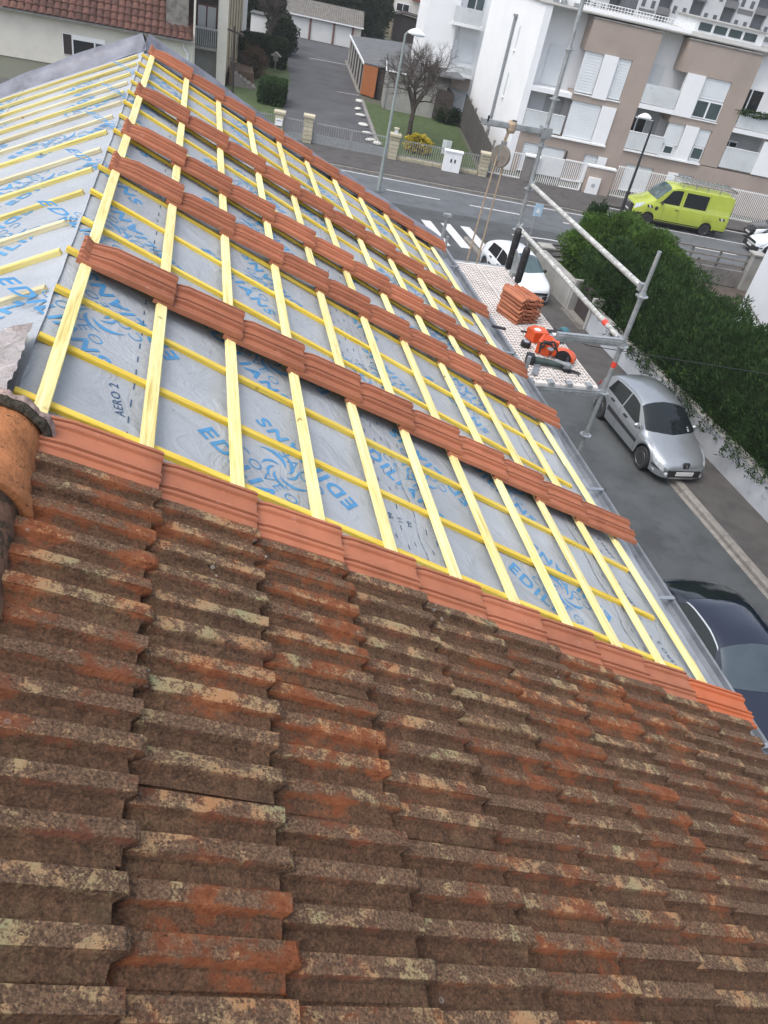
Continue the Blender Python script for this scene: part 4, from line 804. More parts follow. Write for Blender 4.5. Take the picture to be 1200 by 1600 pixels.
LB(-1.85, -.45, 57.9, 64, 2.95, 8).build('chimney_wall', pm('rough_grey_wall', (.20, .19, .17), .4, 3, .95, bs_=.5, bscale=20), lh)
d_ = MB(); d_.tube((-.7-LX, 57.42-LY, 2.6), (-.7-LX, 57.42-LY, 2.25), .06); d_.tube((-.7-LX, 57.42-LY, 2.25), (-.42-LX, 57.42-LY, 1.95), .06); d_.tube((-.42-LX, 57.42-LY, 1.95), (-.42-LX, 57.42-LY, 0), .06); d_.build('downpipe', M['white_pvc'], lh)
LB(-.12, .0, 57.6, 61, 0, 9).build('wall_pier', M['render_cream'], lh)
LB(-.0, 1.45, 60.6, 61, 0, 2.0).build('garage_wall', M['concrete'], lh)
LB(-.0, 1.5, 59.7, 61, 2.02, 2.2).build('balcony_floor', M['concrete'], lh)
LB(.0, 1.45, 60.7, 61.2, 2.2, 7).build('recess_wall', M['brown_wood'], lh)
f = LB(.05, 1.4, 60.55, 60.69, 2.45, 4.6).build('window', pm('dark_red_frame', (.10, .03, .03), .1, 3, .5), lh); LB(.14, .66, 60.53, 60.548, 2.6, 4.5).build('pane', M['blind_grey'], f); LB(.76, 1.32, 60.53, 60.548, 2.6, 4.5).build('pane', M['blind_grey'], f)
b = MB()
for k in range(11): x = .05+.14*k; b.box(x-LX, x+.07-LX, 59.74-LY, 59.77-LY, 2.25, 3.25)
b.build('baluster', M['gate_grey'], lh, kind='stuff'); LB(.0, 1.5, 59.79, 59.8, 2.25, 3.2).build('railing_panel', pm('dark_green_panel', (.035, .055, .05), .2, 3, .6), lh)
LB(-.02, 1.52, 59.7, 59.8, 3.25, 3.36).build('handrail', M['galv'], lh)
LB(1.48, 2.12, 59.5, 60.2, 0, 9).build('column', M['render_cream'], lh)
b = MB(); b.prism([(1.9-LX, 60.3-LY, 0), (2.15-LX, 60.2-LY, 0), (3.75-LX, 75-LY, 0), (1.9-LX, 75-LY, 0)], (0, 0, 9)); b.build('side_wall', pm('tan_render', (.46, .38, .24), .15, 1, .9), lh)
for y in (61.5, 63.8, 66.4, 69.2, 72): x = 2.15+(y-60.2)*.108; LB(x-.05, x+.07, y, y+1.2, .9, 5.5).build('window_strip', M['conc_dark'], lh)
LB(3.3, 4.05, 74.6, 75.4, 0, 8).build('corner_pier', M['white_wall'], lh)
t = thing('white_outbuilding', 'small white outbuilding behind the dark hedge', 'shed', st(-7.2, 80.0), TH); b = MB(); b.box(0, 1.6, 0, 3, 0, 2.6); b.build('wall', M['white_wall'], t); b = MB(); b.box(-.1, 1.7, -.1, 3.1, 2.6, 2.7); b.build('roof', M['felt'], t)
# ---------------------------------------------------------------- white and taupe apartment block
ap = sthing('apartment_block', 'white and taupe apartment block with frosted balconies and white shutters', 'building', 12.43, 50.5)
AO = (-12.43, -50.5, 0)
def AB(name, mat, s0, s1, t0, t1, z0, z1, par=ap, **k): b = MB(); b.box(s0, s1, t0, t1, z0, z1); return b.build(name, M[mat], par, AO if par is ap else None, **k)
b = MB(); b.prism([(12.43, 50.5, 0), (12.85, 50.5, 0), (12.85, 52, 0), (32, 52, 0), (32, 62.3, 0), (11.1, 62.3, 0)], (0, 0, 9.15)); b.build('white_wall', M['white_wall'], ap, AO)
b = MB(); b.prism([(12.33, 50.42, 9.152), (14.9, 50.42, 9.152), (32, 51.8, 9.152), (32, 62.5, 9.152), (11.0, 62.5, 9.152)], (0, 0, .06)); b.build('parapet_cap', M['concrete'], ap, AO)
AB('attic_parapet', 'white_wall', 15, 22, 52.05, 52.2, 9.22, 9.42); AB('attic_parapet', 'white_wall', 14.2, 15, 53, 60, 9.22, 9.6)
b = MB()
for k in range(46): b.box(13.2+.2*k, 13.23+.2*k, 52.4, 52.43, 9.42, 9.72)
b.box(13, 22.3, 52.39, 52.44, 9.72, 9.76); b.box(13, 22.3, 52.39, 52.44, 9.56, 9.59); b.build('roof_railing', M['white_metal'], ap, AO)
for s0, z in ((13.3, .28), (13.8, .3), (14.6, .22)): AB('roof_vent', 'galv', s0, s0+.35, 52.8, 53.1, 9.212, 9.212+z)
# taupe volumes
def window(s0, s1, z0, z1, items, par_t=50.5, recess=.14):
    AB('opening', 'white_pvc', s0, s1, par_t+recess, par_t+recess+.03, z0, z1)
    AB('sill', 'white_metal', s0-.03, s1+.03, par_t-.06, par_t+recess, z0-.07, z0)
    for kind, a, c, za, zb in items:
        if kind == 'panel': AB('sliding_shutter', 'white_pvc', a, c, par_t-.09, par_t-.04, za, zb)
        elif kind == 'blind':
            b = MB(); n = int((zb-za)/.16)+1
            for i in range(n): zz = za+(zb-za)*i/n; b.prism([(a, par_t+.07, zz+.012), (a, par_t+.1, zz+.012), (a, par_t+.1, zz+(zb-za)/n), (a, par_t+.085, zz+(zb-za)/n)], (c-a, 0, 0))
            b.build('blind', M['blind'], ap, AO)
        elif kind == 'glass':
            b = MB(); b.box(a, c, par_t+.04, par_t+.1, za, zb); f = b.build('window', M['white_pvc'], ap, AO); w = (c-a)/2
            for q in ((0, 1) if c-a > 1.2 else (0,)):
                b = MB(); ww = w if c-a > 1.2 else c-a; b.box(a+ww*q+.06, a+ww*(q+1)-.06, par_t+.03, par_t+.039, za+.07, zb-.07); b.build('pane', M['glass'], f)
def taupe(name, s0, s1, z0, z1, t1=51.95): AB(name, 'taupe', s0, s1, 50.5, t1, z0, z1)
taupe('facade_frame', 15.43, 19.74, 7.33, 9.0); taupe('facade_frame', 18.47, 19.74, 2.5, 7.33); taupe('facade_frame', 15.43, 18.47, 4.66, 5.1); taupe('facade_frame', 12.86, 19.74, 1.83, 2.5)
taupe('facade_frame', 12.86, 13.3, 0, 1.83); taupe('facade_frame', 16.1, 17.4, 0, 1.83); taupe('facade_frame', 18.9, 19.74, 0, 1.83)
AB('facade_cap', 'conc_dark', 15.36, 19.8, 50.45, 51.99, 9.002, 9.07); AB('facade_cap', 'conc_dark', 21.53, 26.33, 50.45, 51.99, 9.002, 9.07)
window(15.5, 18.47, 5.1, 7.33, [('blind', 15.5, 16.65, 5.14, 7.32), ('panel', 16.65, 17.57, 5.0, 7.36), ('blind', 17.57, 18.45, 5.14, 7.32)])
window(15.6, 18.47, 2.55, 4.66, [('blind', 15.65, 17.5, 2.6, 4.65), ('panel', 17.5, 18.44, 2.52, 4.7)])
window(13.3, 16.1, 0.2, 1.83, [('blind', 13.32, 14.2, .25, 1.82), ('blind', 14.22, 16.08, .25, 1.72)]); window(17.4, 18.9, .2, 1.83, [('blind', 17.45, 18.3, .25, 1.82), ('panel', 18.3, 18.9, .2, 1.85)])
AB('drain_rod', 'steel_dark', 16.14, 16.2, 50.4, 50.49, .1, 1.8)
# left bay balconies
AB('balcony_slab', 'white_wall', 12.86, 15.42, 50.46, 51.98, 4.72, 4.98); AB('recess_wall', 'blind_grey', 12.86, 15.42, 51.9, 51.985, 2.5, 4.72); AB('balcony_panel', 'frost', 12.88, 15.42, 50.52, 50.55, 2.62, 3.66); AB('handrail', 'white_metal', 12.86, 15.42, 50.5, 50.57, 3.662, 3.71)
AB('blind', 'blind', 13.2, 14.2, 51.86, 51.897, 2.6, 4.55); AB('blind', 'blind', 13.6, 15.0, 51.93, 51.985, 5.0, 7.2); AB('slab_edge', 'white_metal', 12.9, 18.5, 50.36, 50.495, 2.44, 2.54)
# middle bay
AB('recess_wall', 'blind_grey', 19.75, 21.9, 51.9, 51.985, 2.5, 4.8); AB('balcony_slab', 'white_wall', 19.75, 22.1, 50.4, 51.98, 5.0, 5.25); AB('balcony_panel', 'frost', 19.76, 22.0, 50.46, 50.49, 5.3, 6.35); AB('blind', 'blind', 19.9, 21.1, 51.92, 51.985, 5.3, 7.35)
AB('balcony_panel', 'frost', 19.75, 22.1, 50.46, 50.49, 2.65, 3.62); AB('handrail', 'white_metal', 19.75, 22.1, 50.44, 50.51, 3.622, 3.68); AB('slab_edge', 'white_metal', 19.75, 25.0, 50.36, 50.495, 2.5, 2.6)
f = AB('window', 'white_pvc', 19.85, 21.1, 51.84, 51.895, 3.3, 4.4); b = MB(); b.box(19.9, 20.4, 51.82, 51.838, 3.35, 4.35); b.build('pane', M['glass_dark'], f); b = MB(); b.box(20.5, 21.05, 51.82, 51.838, 3.35, 4.35); b.build('pane', M['glass_dark'], f)
# second taupe volume
taupe('facade_frame', 21.6, 26.27, 7.33, 9.0); taupe('facade_frame', 25.02, 26.27, 2.55, 7.33); taupe('facade_frame', 22.0, 25.02, 4.56, 5.06); taupe('facade_frame', 19.75, 26.27, 1.75, 2.5)
for a, c in ((19.75, 20.3), (22.2, 23.2), (25.0, 26.27)): taupe('facade_frame', a, c, 0, 1.75)
window(22.05, 25.02, 5.06, 7.33, [('panel', 22.05, 23.24, 5.0, 7.36), ('blind', 23.26, 25.0, 6.2, 7.32), ('glass', 23.26, 25.0, 5.1, 6.12)])
window(22.1, 25.0, 2.6, 4.56, [('blind', 22.14, 23.17, 3.3, 4.55), ('glass', 22.3, 22.95, 2.75, 3.28), ('panel', 23.17, 24.09, 2.55, 4.6), ('blind', 24.1, 24.98, 3.55, 4.55), ('glass', 24.2, 24.95, 2.75, 3.5)])
window(20.3, 22.2, .2, 1.75, [('blind', 20.35, 22.15, .25, 1.74)]); window(23.2, 25.0, .2, 1.75, [('panel', 23.2, 23.9, .2, 1.78), ('blind', 23.9, 24.98, .25, 1.74)])
# right bay
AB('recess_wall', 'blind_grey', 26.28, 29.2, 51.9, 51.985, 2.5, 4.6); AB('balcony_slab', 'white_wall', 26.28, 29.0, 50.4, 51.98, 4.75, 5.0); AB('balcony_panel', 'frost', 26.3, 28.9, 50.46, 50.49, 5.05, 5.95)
f = AB('window', 'white_pvc', 26.4, 28.2, 51.86, 51.985, 5.05, 7.2); b = MB(); b.box(26.5, 27.1, 51.84, 51.858, 5.1, 7.1); b.build('pane', M['glass_dark'], f); b = MB(); b.box(27.2, 27.9, 51.84, 51.858, 5.1, 7.1); b.build('pane', M['glass_dark'], f)
pl, dd = blob_pts(1500, (27.4, 50.42, 5.95), (1.0, .12, .12), 50, 3, .3); leaves('balcony_planting', pl, dd, .1, .03, M['leaf'], ap, loc=AO)
AB('balcony_panel', 'frost', 26.3, 28.6, 50.46, 50.49, 2.65, 3.85); AB('handrail', 'white_metal', 26.3, 28.6, 50.44, 50.51, 3.852, 3.9); AB('sliding_shutter', 'white_pvc', 28.62, 30.5, 50.42, 50.48, 2.6, 4.6); f = AB('window', 'white_pvc', 26.5, 27.6, 51.84, 51.895, 3.4, 4.1); b = MB(); b.box(26.55, 27.0, 51.82, 51.838, 3.5, 4.0); b.build('pane', M['glass_dark'], f); b = MB(); b.box(27.1, 27.55, 51.82, 51.838, 3.5, 4.0); b.build('pane', M['glass_dark'], f)
taupe('facade_frame', 26.28, 33, 0, 2.5); taupe('facade_frame', 29.2, 30.4, 4.6, 9.0)
# end wall slots and downpipe
sa = Vector((11.1-12.43, 62.3-50.5, 0)).normalized()
def on_end(a, z, off=0.0): return (sa[0]*a-sa[1]*off, sa[1]*a+sa[0]*off, z)
b = MB()
for za, zb in ((6.3, 7.6), (3.6, 4.97)): 
    b = MB(); b.prism([on_end(3.75, za, .012), on_end(4.05, za, .012), on_end(4.05, zb, .012), on_end(3.75, zb, .012)], (.01, 0, 0)); b.build('slot_window', M['frost'], ap); b = MB(); b.prism([on_end(3.7, za-.08, .1), on_end(4.1, za-.08, .1), on_end(4.1, za-.02, .1), on_end(3.7, za-.02, .1)], (.12, 0, 0)); b.build('sill', M['white_pvc'], ap)
b = MB(); b.tube(on_end(5.05, .1, .12), on_end(5.05, 7.95, .12), .09, .09); b.tube(on_end(5.05, 7.95, .12), on_end(5.05, 8.1, .12), .16, .16); b.build('downpipe', pm('grey_pipe', (.24, .26, .28), .1, 2, .5), ap)
# rear wing of the block
rw = sthing('apartment_wing', 'white rear wing of the apartments with a rounded balcony and closed blind', 'building', 7.0, 64)
def WB(name, mat, s0, s1, t0, t1, z0, z1, par=None): b = MB(); b.box(s0-7, s1-7, t0-64, t1-64, z0, z1); return b.build(name, M[mat], par or rw)
WB('wall', 'white_wall', 6.95, 9.3, 64.5, 72, 0, 10); WB('wall', 'white_wall', 9.3, 12.5, 65.2, 72, 0, 10)
WB('balcony_slab', 'white_wall', 8.9, 11.2, 64.0, 65.2, 6.2, 6.4); WB('balcony_panel', 'frost', 8.9, 11.0, 64.02, 64.05, 6.4, 7.4); WB('balcony_slab', 'white_wall', 9.2, 11.2, 63.9, 65.2, 3.0, 3.2); WB('balcony_panel', 'frost', 9.2, 11.1, 63.92, 63.95, 3.2, 3.7)
f = WB('window', 'white_pvc', 9.8, 11.1, 65.1, 65.19, 6.4, 8.4); WB('pane', 'glass', 9.86, 10.42, 65.08, 65.098, 6.45, 8.3, f); WB('pane', 'glass', 10.5, 11.05, 65.08, 65.098, 6.45, 8.3, f)
WB('blind', 'blind', 9.8, 11.1, 65.12, 65.19, 3.9, 5.4); WB('taupe_panel', 'taupe', 9.5, 11.2, 64.4, 65.19, 2.1, 2.95); WB('garage_door', 'blind', 9.5, 11.1, 65.1, 65.19, 0, 1.6)
d_ = MB(); d_.tube((2.5, .4, 5.3), (2.5, .4, 6.2), .05); d_.build('downpipe', M['galv'], rw)
shrub('ground_shrub', 'low dark planting at the foot of the white rear wing', 'shrub', (*st(9.9, 62.2)[:2], .45), (1.0, .7, .6), 2500, .16, .04, M['leaf_dark'], 52, lump=.3)
branch_tree('young_tree', 'thin young bare tree in front of the white rear wing', st(9.6, 61.6), 3.8, 15, .35, 3, 3, .04)
# roof-top house and far towers
ph = sthing('roof_penthouse', 'small white penthouse with grey windows on the apartment roof', 'building', 24.4, 58); b = MB(); b.box(0, 5, 0, 4, 9.2, 9.95); b.build('wall', M['white_wall'], ph)
for k in range(4): b = MB(); b.box(.25+1.1*k, 1.15+1.1*k, -.03, -.005, 9.35, 9.8); b.build('window', M['glass'], ph)
b = MB(); b.box(-.2, 5.2, -.2, 4.2, 9.952, 10.03); b.build('roof', M['concrete'], ph)
M['tower'] = pm('pale_tower_concrete', (.56, .57, .58), .1, .3, .9); M['tower_dark'] = pm('tower_recess', (.10, .105, .12), .3, .4, .8); M['tower_mid'] = pm('tower_balcony_front', (.17, .17, .18), .2, .5, .85)
def tower(label, s0, t_, n, hgt, seed):
    rg = random.Random(seed); t = sthing('tower_block', label, 'tower block', s0, t_); per = 5.2; b = MB(); b.box(0, per*n+3, .6, 14, 0, hgt); b.build('core_wall', M['tower_dark'], t); wm = MB(); wm.box(0, .6, -.03, 0, 0, 1.0); wme = wm.mesh('window', M['tower_dark']); bmm = MB(); bmm.box(0, 2.05, -.5, .55, 0, .95); bme = bmm.mesh('balcony', M['tower_mid']); lm = MB(); lm.box(0, 2.6, -.03, 0, 0, .7); lme = lm.mesh('spandrel', M['tower_mid'])
    for k in range(n+1):
        b = MB(); b.box(k*per, k*per+3.1, 0, .6, 0, hgt); b.build('white_bay', M['tower'], t)
        for q in range(5):
            z = hgt-12.5+q*2.8
            if z < 1: continue
            for x in (.4, 1.95): inst('window', wme, t, (k*per+x, 0, z))
            if rg.random() < .3: inst('spandrel', lme, t, (k*per+.25, 0, z-.95))
            if k < n: inst('balcony', bme, t, (k*per+3.12, .2, z-.5))
    return t
tower('pale tower block with dark balcony bays, nearest on the horizon', 46.5, 140, 6, 21, 1)
tower('grey tower block further left behind the roof railing', 26, 150, 4, 16, 2)
# ---------------------------------------------------------------- vehicles
def paint(name, c, metal=0.0, rough=.32, coat=1.0): 
    m, nt, b = new_mat(name); co = coord(nt, (1, 1, 1), 'obj'); f = noise(nt, co, 2.5, 5, .6)
    nt.links.new(ramp(nt, f, [(.3, tuple(x*.93 for x in c)), (.7, tuple(min(1, x*1.05) for x in c))]), b.inputs['Base Color'])
    b.inputs['Metallic'].default_value = metal; b.inputs['Coat Weight'].default_value = coat; b.inputs['Coat Roughness'].default_value = .04
    nt.links.new(ramp(nt, noise(nt, co, 1.5, 3, .5), [(.35, (rough*.9,)*3), (.7, (rough*1.15,)*3)]), b.inputs['Roughness']); return m
M['p_silver'] = paint('silver_car_paint', (.42, .44, .455), .75, .33); M['p_white'] = paint('white_car_paint', (.70, .73, .75), 0, .3)
M['ws_blue'] = pm('blue_grey_windscreen', (.045, .062, .075), .3, 1.2, .05, spec=.8)
M['p_dark'] = paint('dark_blue_car_paint', (.010, .015, .033), .3, .12); M['p_green'] = paint('lime_van_paint', (.40, .47, .055), 0, .35); M['p_black'] = paint('black_car_paint', (.015, .017, .02), .2, .25)
M['car_glass'] = pm('car_glass', (.012, .016, .018), .2, .6, .06, spec=.5); M['car_glass_green'] = pm('tinted_windscreen', (.06, .10, .105), .25, 1.2, .05, spec=.9, coat=.6)
M['tyre'] = pm('tyre_rubber', (.018, .018, .019), .3, 9, .85); M['rim'] = pm('wheel_rim', (.30, .31, .32), .1, 5, .35, metal=.8); M['black_plastic'] = pm('black_plastic', (.02, .02, .022), .25, 9, .6)
M['headlight'] = pm('headlight_glass', (.50, .53, .55), .3, 14, .12, metal=.3, coat=1.0); M['chrome'] = pm('chrome_trim', (.75, .76, .77), .05, 5, .15, metal=1.0); M['plate'] = pm('number_plate', (.62, .62, .60), .05, 5, .4); M['red_lamp'] = pm('red_lamp', (.30, .015, .012), .15, 5, .2)
def interp(tab):
    xs = [a for a, _ in tab]; ys = [b for _, b in tab]
    def f(x):
        if x <= xs[0]: return ys[0]
        if x >= xs[-1]: return ys[-1]
        i = max(k for k in range(len(xs)-1) if xs[k] <= x); h = xs[i+1]-xs[i]; t = (x-xs[i])/h
        def sl(k):
            if k == 0: return (ys[1]-ys[0])/(xs[1]-xs[0])
            if k == len(xs)-1: return (ys[-1]-ys[-2])/(xs[-1]-xs[-2])
            a, b = (ys[k]-ys[k-1])/(xs[k]-xs[k-1]), (ys[k+1]-ys[k])/(xs[k+1]-xs[k])
            return 0 if a*b <= 0 else 2*a*b/(a+b)
        m0, m1 = sl(i)*h, sl(i+1)*h; t2, t3 = t*t, t*t*t
        return (2*t3-3*t2+1)*ys[i]+(t3-2*t2+t)*m0+(-2*t3+3*t2)*ys[i+1]+(t3-t2)*m1
    return f
def car(name, label, cat, pos, rz, sp, col, glass='car_glass', ws='car_glass', group=None):
    Ln = sp['L']; top, wid, belt = interp(sp['top']), interp(sp['wid']), interp(sp['belt']); tumb = sp.get('tumble', .36); ax = sp['axles']; wr = sp.get('wr', .31)
    t = thing(name, label, cat, (pos[0], pos[1], 0), rz, group)
    def sect(x):
        w, zt = wid(x), top(x); zb = min(belt(x), zt-.06); cab = max(0.0, min(1.0, (zt-zb-.08)/.25)); wt = w-.03-.07*(1-cab)-tumb*max(0, zt-.08-zb)*cab; zl = sp.get('sill', .22)
        for a in ax:
            q = (wr+.07)**2-(x-a)**2
            if q > 0: zl = max(zl, wr-.0+math.sqrt(q))
        zm = max(.45, zl+.05)
        return [(0, zt), (wt*.5, zt-.012), (wt*.88, zt-.035-.02*cab), (wt, zt-.06-.03*cab), (w-.035, max(zb, zl+.12)), (w, max(zb-.13, zl+.09)), (w, zm), (w-.03, zl)]
    def SF(x, q):                                        # smooth point on the half section, q in 0..7
        P = sect(x); i = min(6, int(q)); f = q-i; p0, p1, p2, p3 = P[max(0, i-1)], P[i], P[i+1], P[min(7, i+2)]; out = []
        for k in (0, 1):
            if i == 0 and k == 0: a0 = -P[1][0]
            elif i == 0: a0 = P[1][1]
            else: a0 = p0[k]
            out.append(.5*((2*p1[k])+(-a0+p2[k])*f*.8+(2*a0*.8+(-5*.8+-.4+.0)*0+0)*0) if False else p1[k]+(p2[k]-p1[k])*(f*f*(3-2*f)*.35+f*.65))
        return Vector((x-Ln/2, out[0], out[1]))
    xs = sorted(set([round(Ln*i/56, 3) for i in range(57)]+[.02, .05, .09, .14, Ln-.02, Ln-.05, Ln-.1]+[a+s*(wr+.072) for a in ax for s in (-1, 1)]+[a+s*k for a in ax for s in (-1, 1) for k in (.1, .2, .28, .34)]))
    qs = [0, .5, 1, 1.5, 2, 2.4, 2.7, 3, 3.3, 3.7, 4, 4.3, 4.7, 5, 5.5, 6, 6.5, 7]
    ring = [(-1, q) for q in qs[::-1]]+[(1, q) for q in qs[1:]]
    def bp(x, k): s, q = ring[k]; p = SF(x, q); return (p[0], p[1]*s, p[2])
    b = MB(); b.grid(bp, xs, list(range(len(ring)))); n = len(ring); b.f += [tuple(range(n)), tuple((len(xs)-1)*n+i for i in range(n))[::-1]]; b.m += [0, 0]
    b.build('body', M[col], t, smooth=38)
    b = MB(); b.box(-Ln/2+.5, Ln/2-.4, -wid(Ln/2)+.24, wid(Ln/2)-.24, .18, .5); b.build('underbody', M['black_plastic'], t)
    def patch(nm, mat, fx, q0, q1, side=0, nq=7, nx=9, off=.005, par=t):
        b = MB()
        for s in ((-1, 1) if side == 0 else (side,)):
            def f(i, j):
                q = q0+(q1-q0)*j/nq; a, c = fx(q); x = a+(c-a)*i/nx; p = SF(x, q); dx = SF(x+.01, q)-SF(x-.01, q); dq = SF(x, min(7, q+.03))-SF(x, max(0, q-.03)); nn = dq.cross(dx)
                if nn.length > 1e-9: nn.normalize()
                if nn.dot(p-Vector((max(-Ln/2+.9, min(Ln/2-.9, p[0])), 0, .55))) < 0: nn = -nn
                p = p+nn*off; return (p[0], p[1]*s, p[2])
            b.grid(f, list(range(nx+1)), list(range(nq+1)))
        return b.build(nm, M[mat], par, smooth=True)
    for k in sp['patches']:
      for side in ((1, -1) if k[3] > .5 else (0,)):
        nm, mat, fx, q0, q1 = k[:5]; patch(nm, {'G': glass, 'W': ws, 'B': col}.get(mat, mat), fx, q0, q1, side, off=k[6] if len(k) > 6 else .005)
    for a in ax:
        for s in (-1, 1):
            y = s*(wid(a)-.115); wl_ = MB(); wl_.lathe([(wr*.62, -.10), (wr*.93, -.105), (wr, -.06), (wr, .06), (wr*.93, .105), (wr*.62, .10)], (a-Ln/2, y, wr), 'y', 22); w_ = wl_.build('wheel', M['tyre'], t, smooth=40)
            r = MB(); r.lathe([(.02, s*.088), (wr*.18, s*.092), (wr*.2, s*.07)], (a-Ln/2, y, wr), 'y', 12); r.lathe([(wr*.55, s*.07), (wr*.64, s*.104), (wr*.66, s*.09)], (a-Ln/2, y, wr), 'y', 20)
            for k in range(sp.get('spokes', 6)):
                an = k*2*math.pi/sp.get('spokes', 6); c, d = math.cos(an), math.sin(an); r.prism([(a-Ln/2+c*wr*.15-d*.03, y+s*.075, wr+d*wr*.15+c*.03), (a-Ln/2+c*wr*.15+d*.03, y+s*.075, wr+d*wr*.15-c*.03), (a-Ln/2+c*wr*.6+d*.022, y+s*.085, wr+d*wr*.6-c*.022), (a-Ln/2+c*wr*.6-d*.022, y+s*.085, wr+d*wr*.6+c*.022)], (0, s*.012, 0))
            r.build('rim', M['rim'], w_); r = MB(); r.lathe([(wr*.6, s*.03), (.01, s*.03)], (a-Ln/2, y, wr), 'y', 16); r.build('brake_disc', M['black_plastic'], w_)
    mx, mz = sp['mirror']
    for s in (-1, 1):
        b = MB(); yy = wid(mx)+.07; b.grid(lambda a, e: (mx-Ln/2+.06*math.cos(a)*math.cos(e), s*yy+.11*math.sin(a)*math.cos(e), mz+.075*math.sin(e)), [i*2*math.pi/10 for i in range(11)], [-1.5+i*.5 for i in range(7)]); b.build('mirror', M[sp.get('mirror_mat', col)], t, smooth=True)
    for hx, hz in sp.get('handles', ()):
        for s in (-1, 1): b = MB(); y = wid(hx); b.box(hx-Ln/2-.09, hx-Ln/2+.09, s*(y-.02), s*(y+.028), hz-.02, hz+.02); b.build('door_handle', M['black_plastic'] if col != 'p_dark' else M[col], t)
    z0 = sp['plate']; b = MB(); b.box(-Ln/2-.035, -Ln/2+.03, -.27, .27, z0, z0+.11); b.build('number_plate', M['plate'], t)
    zg0, zg1, wg = sp['grille']; b = MB()
    for i in range(5): z = zg0+(zg1-zg0)*i/5; b.box(-Ln/2-.012, -Ln/2+.05, -wg, wg, z, z+(zg1-zg0)/5-.012)
    b.build('grille', M['black_plastic'], t)
    return t
lin = lambda a0, a1, b0, b1, q0, q1: (lambda q: (a0+(a1-a0)*(q-q0)/(q1-q0), b0+(b1-b0)*(q-q0)/(q1-q0)))
con = lambda a, b: (lambda q: (a, b))
def seam(x, q0=4.1, q1=6.8): return ('door_seam', 'black_plastic', con(x, x+.012), q0, q1, 0, .003)
hatch = dict(L=4.2, axles=(.86, 3.47), wr=.32, sill=.24, spokes=7, mirror=(1.42, 1.0), handles=((2.15, .86), (2.95, .9)), plate=.36, grille=(.30, .5, .5),
    top=[(0, .50), (.05, .60), (.15, .68), (.3, .755), (.65, .865), (1.02, .96), (1.55, 1.28), (1.95, 1.46), (2.4, 1.525), (3.0, 1.51), (3.5, 1.43), (3.8, 1.27), (4.05, 1.0), (4.16, .82), (4.2, .6)],
    wid=[(0, .38), (.05, .56), (.13, .68), (.28, .77), (.55, .84), (1.0, .87), (3.2, .87), (3.7, .845), (4.05, .76), (4.2, .6)], belt=[(0, .5), (.3, .66), (1, .86), (2, .92), (3.4, 1.0), (4.0, .95), (4.2, .55)],
    patches=[('windscreen', 'W', lin(1.03, 1.22, 1.95, 1.86, 0, 3.0), 0, 2.98, 0), ('side_window', 'G', lin(1.95, 1.32, 2.45, 2.45, 3.12, 3.95), 3.12, 3.95, 0), ('side_window', 'G', lin(2.5, 2.5, 3.3, 3.42, 3.12, 3.95), 3.12, 3.95, 0), ('rear_window', 'G', lin(3.58, 3.62, 3.95, 3.9, 0, 2.7), 0, 2.7, 0),
        ('headlight', 'headlight', lin(.16, .07, .80, .36, 2.6, 5.1), 2.6, 5.1, 0, .008), ('side_strip', 'black_plastic', con(1.3, 3.05), 5.45, 5.75, 0), seam(1.32), seam(2.47), seam(3.35, 4.1, 5), ('bumper_strip', 'black_plastic', con(.02, .42), 5.55, 6.1, 0, .006), ('roof_seam', 'black_plastic', con(1.95, 3.5), 2.62, 2.72, 0, .004), ('rear_lamp', 'red_lamp', lin(3.95, 3.9, 4.1, 4.12, 3.4, 5), 3.4, 5, 0)])
sc_ = car('parked_car', 'silver hatchback parked half on the pavement below the long hedge', 'car', (13.92, 15.5), math.pi/2+.045, hatch, 'p_silver', group='cars parked or passing on the streets')
sc_.scale = (1.06, 1.05, 1.06)
b = MB(); b.tube((1.15, 0, 1.45), (1.45, 0, 1.78), .008); b.build('aerial', M['black_plastic'], sc_)
b = MB(); b.box(-2.078, -2.0, -.085, .085, .56, .70); eb = b.build('badge_panel', M['black_plastic'], sc_)
b = MB(); b.prism([(-2.079, -.05, .57), (-2.079, -.01, .60), (-2.079, .0, .57), (-2.079, .03, .60), (-2.079, .045, .66), (-2.079, .01, .69), (-2.079, -.02, .66), (-2.079, -.05, .65), (-2.079, -.015, .625)], (-.012, 0, 0)); b.build('badge_emblem', M['chrome'], eb)
for s in (-1, 1):
    b = MB(); b.lathe([(.01, -2.10), (.055, -2.105), (.06, -2.0)], (0, s*.52, .36), 'x', 12); b.build('fog_lamp', M['headlight'], sc_)
    b = MB(); b.prism([(-1.98, s*.55, .27), (-1.72, s*.80, .29), (-1.72, s*.82, .33), (-1.98, s*.57, .31)], (-.03, 0, .0)); b.build('bumper_trim', M['chrome'], sc_)
b = MB(); b.box(-2.115, -2.10, -.5, .5, .30, .50); b.build('air_intake', M['black_plastic'], sc_)
for k in range(3): b = MB(); b.box(-.93+.05*k, -.89+.05*k, -.58, -.53, 1.02+.028*k, 1.03+.028*k); b.build('sticker', M['plate'], sc_)
hatch2 = dict(hatch); hatch2['L'] = 4.2; hatch2['mirror_mat'] = 'black_plastic'
hatch2['top'] = [(0, .6), (.05, .72), (.25, .83), (.7, .95), (1.05, 1.02), (1.5, 1.30), (1.85, 1.47), (2.4, 1.55), (3.1, 1.53), (3.6, 1.43), (3.85, 1.25), (4.05, 1.05), (4.16, .85), (4.2, .6)]
wc = car('parked_car', 'white hatchback parked at the street corner, partly behind the scaffold deck', 'car', (13.5, 27.4), math.pi/2+.12, hatch2, 'p_white', ws='car_glass_green', group='cars parked or passing on the streets')
b = MB(); b.box(-2.115, -2.09, -.5, .5, .52, .62); b.build('grille_strip', M['black_plastic'], wc)
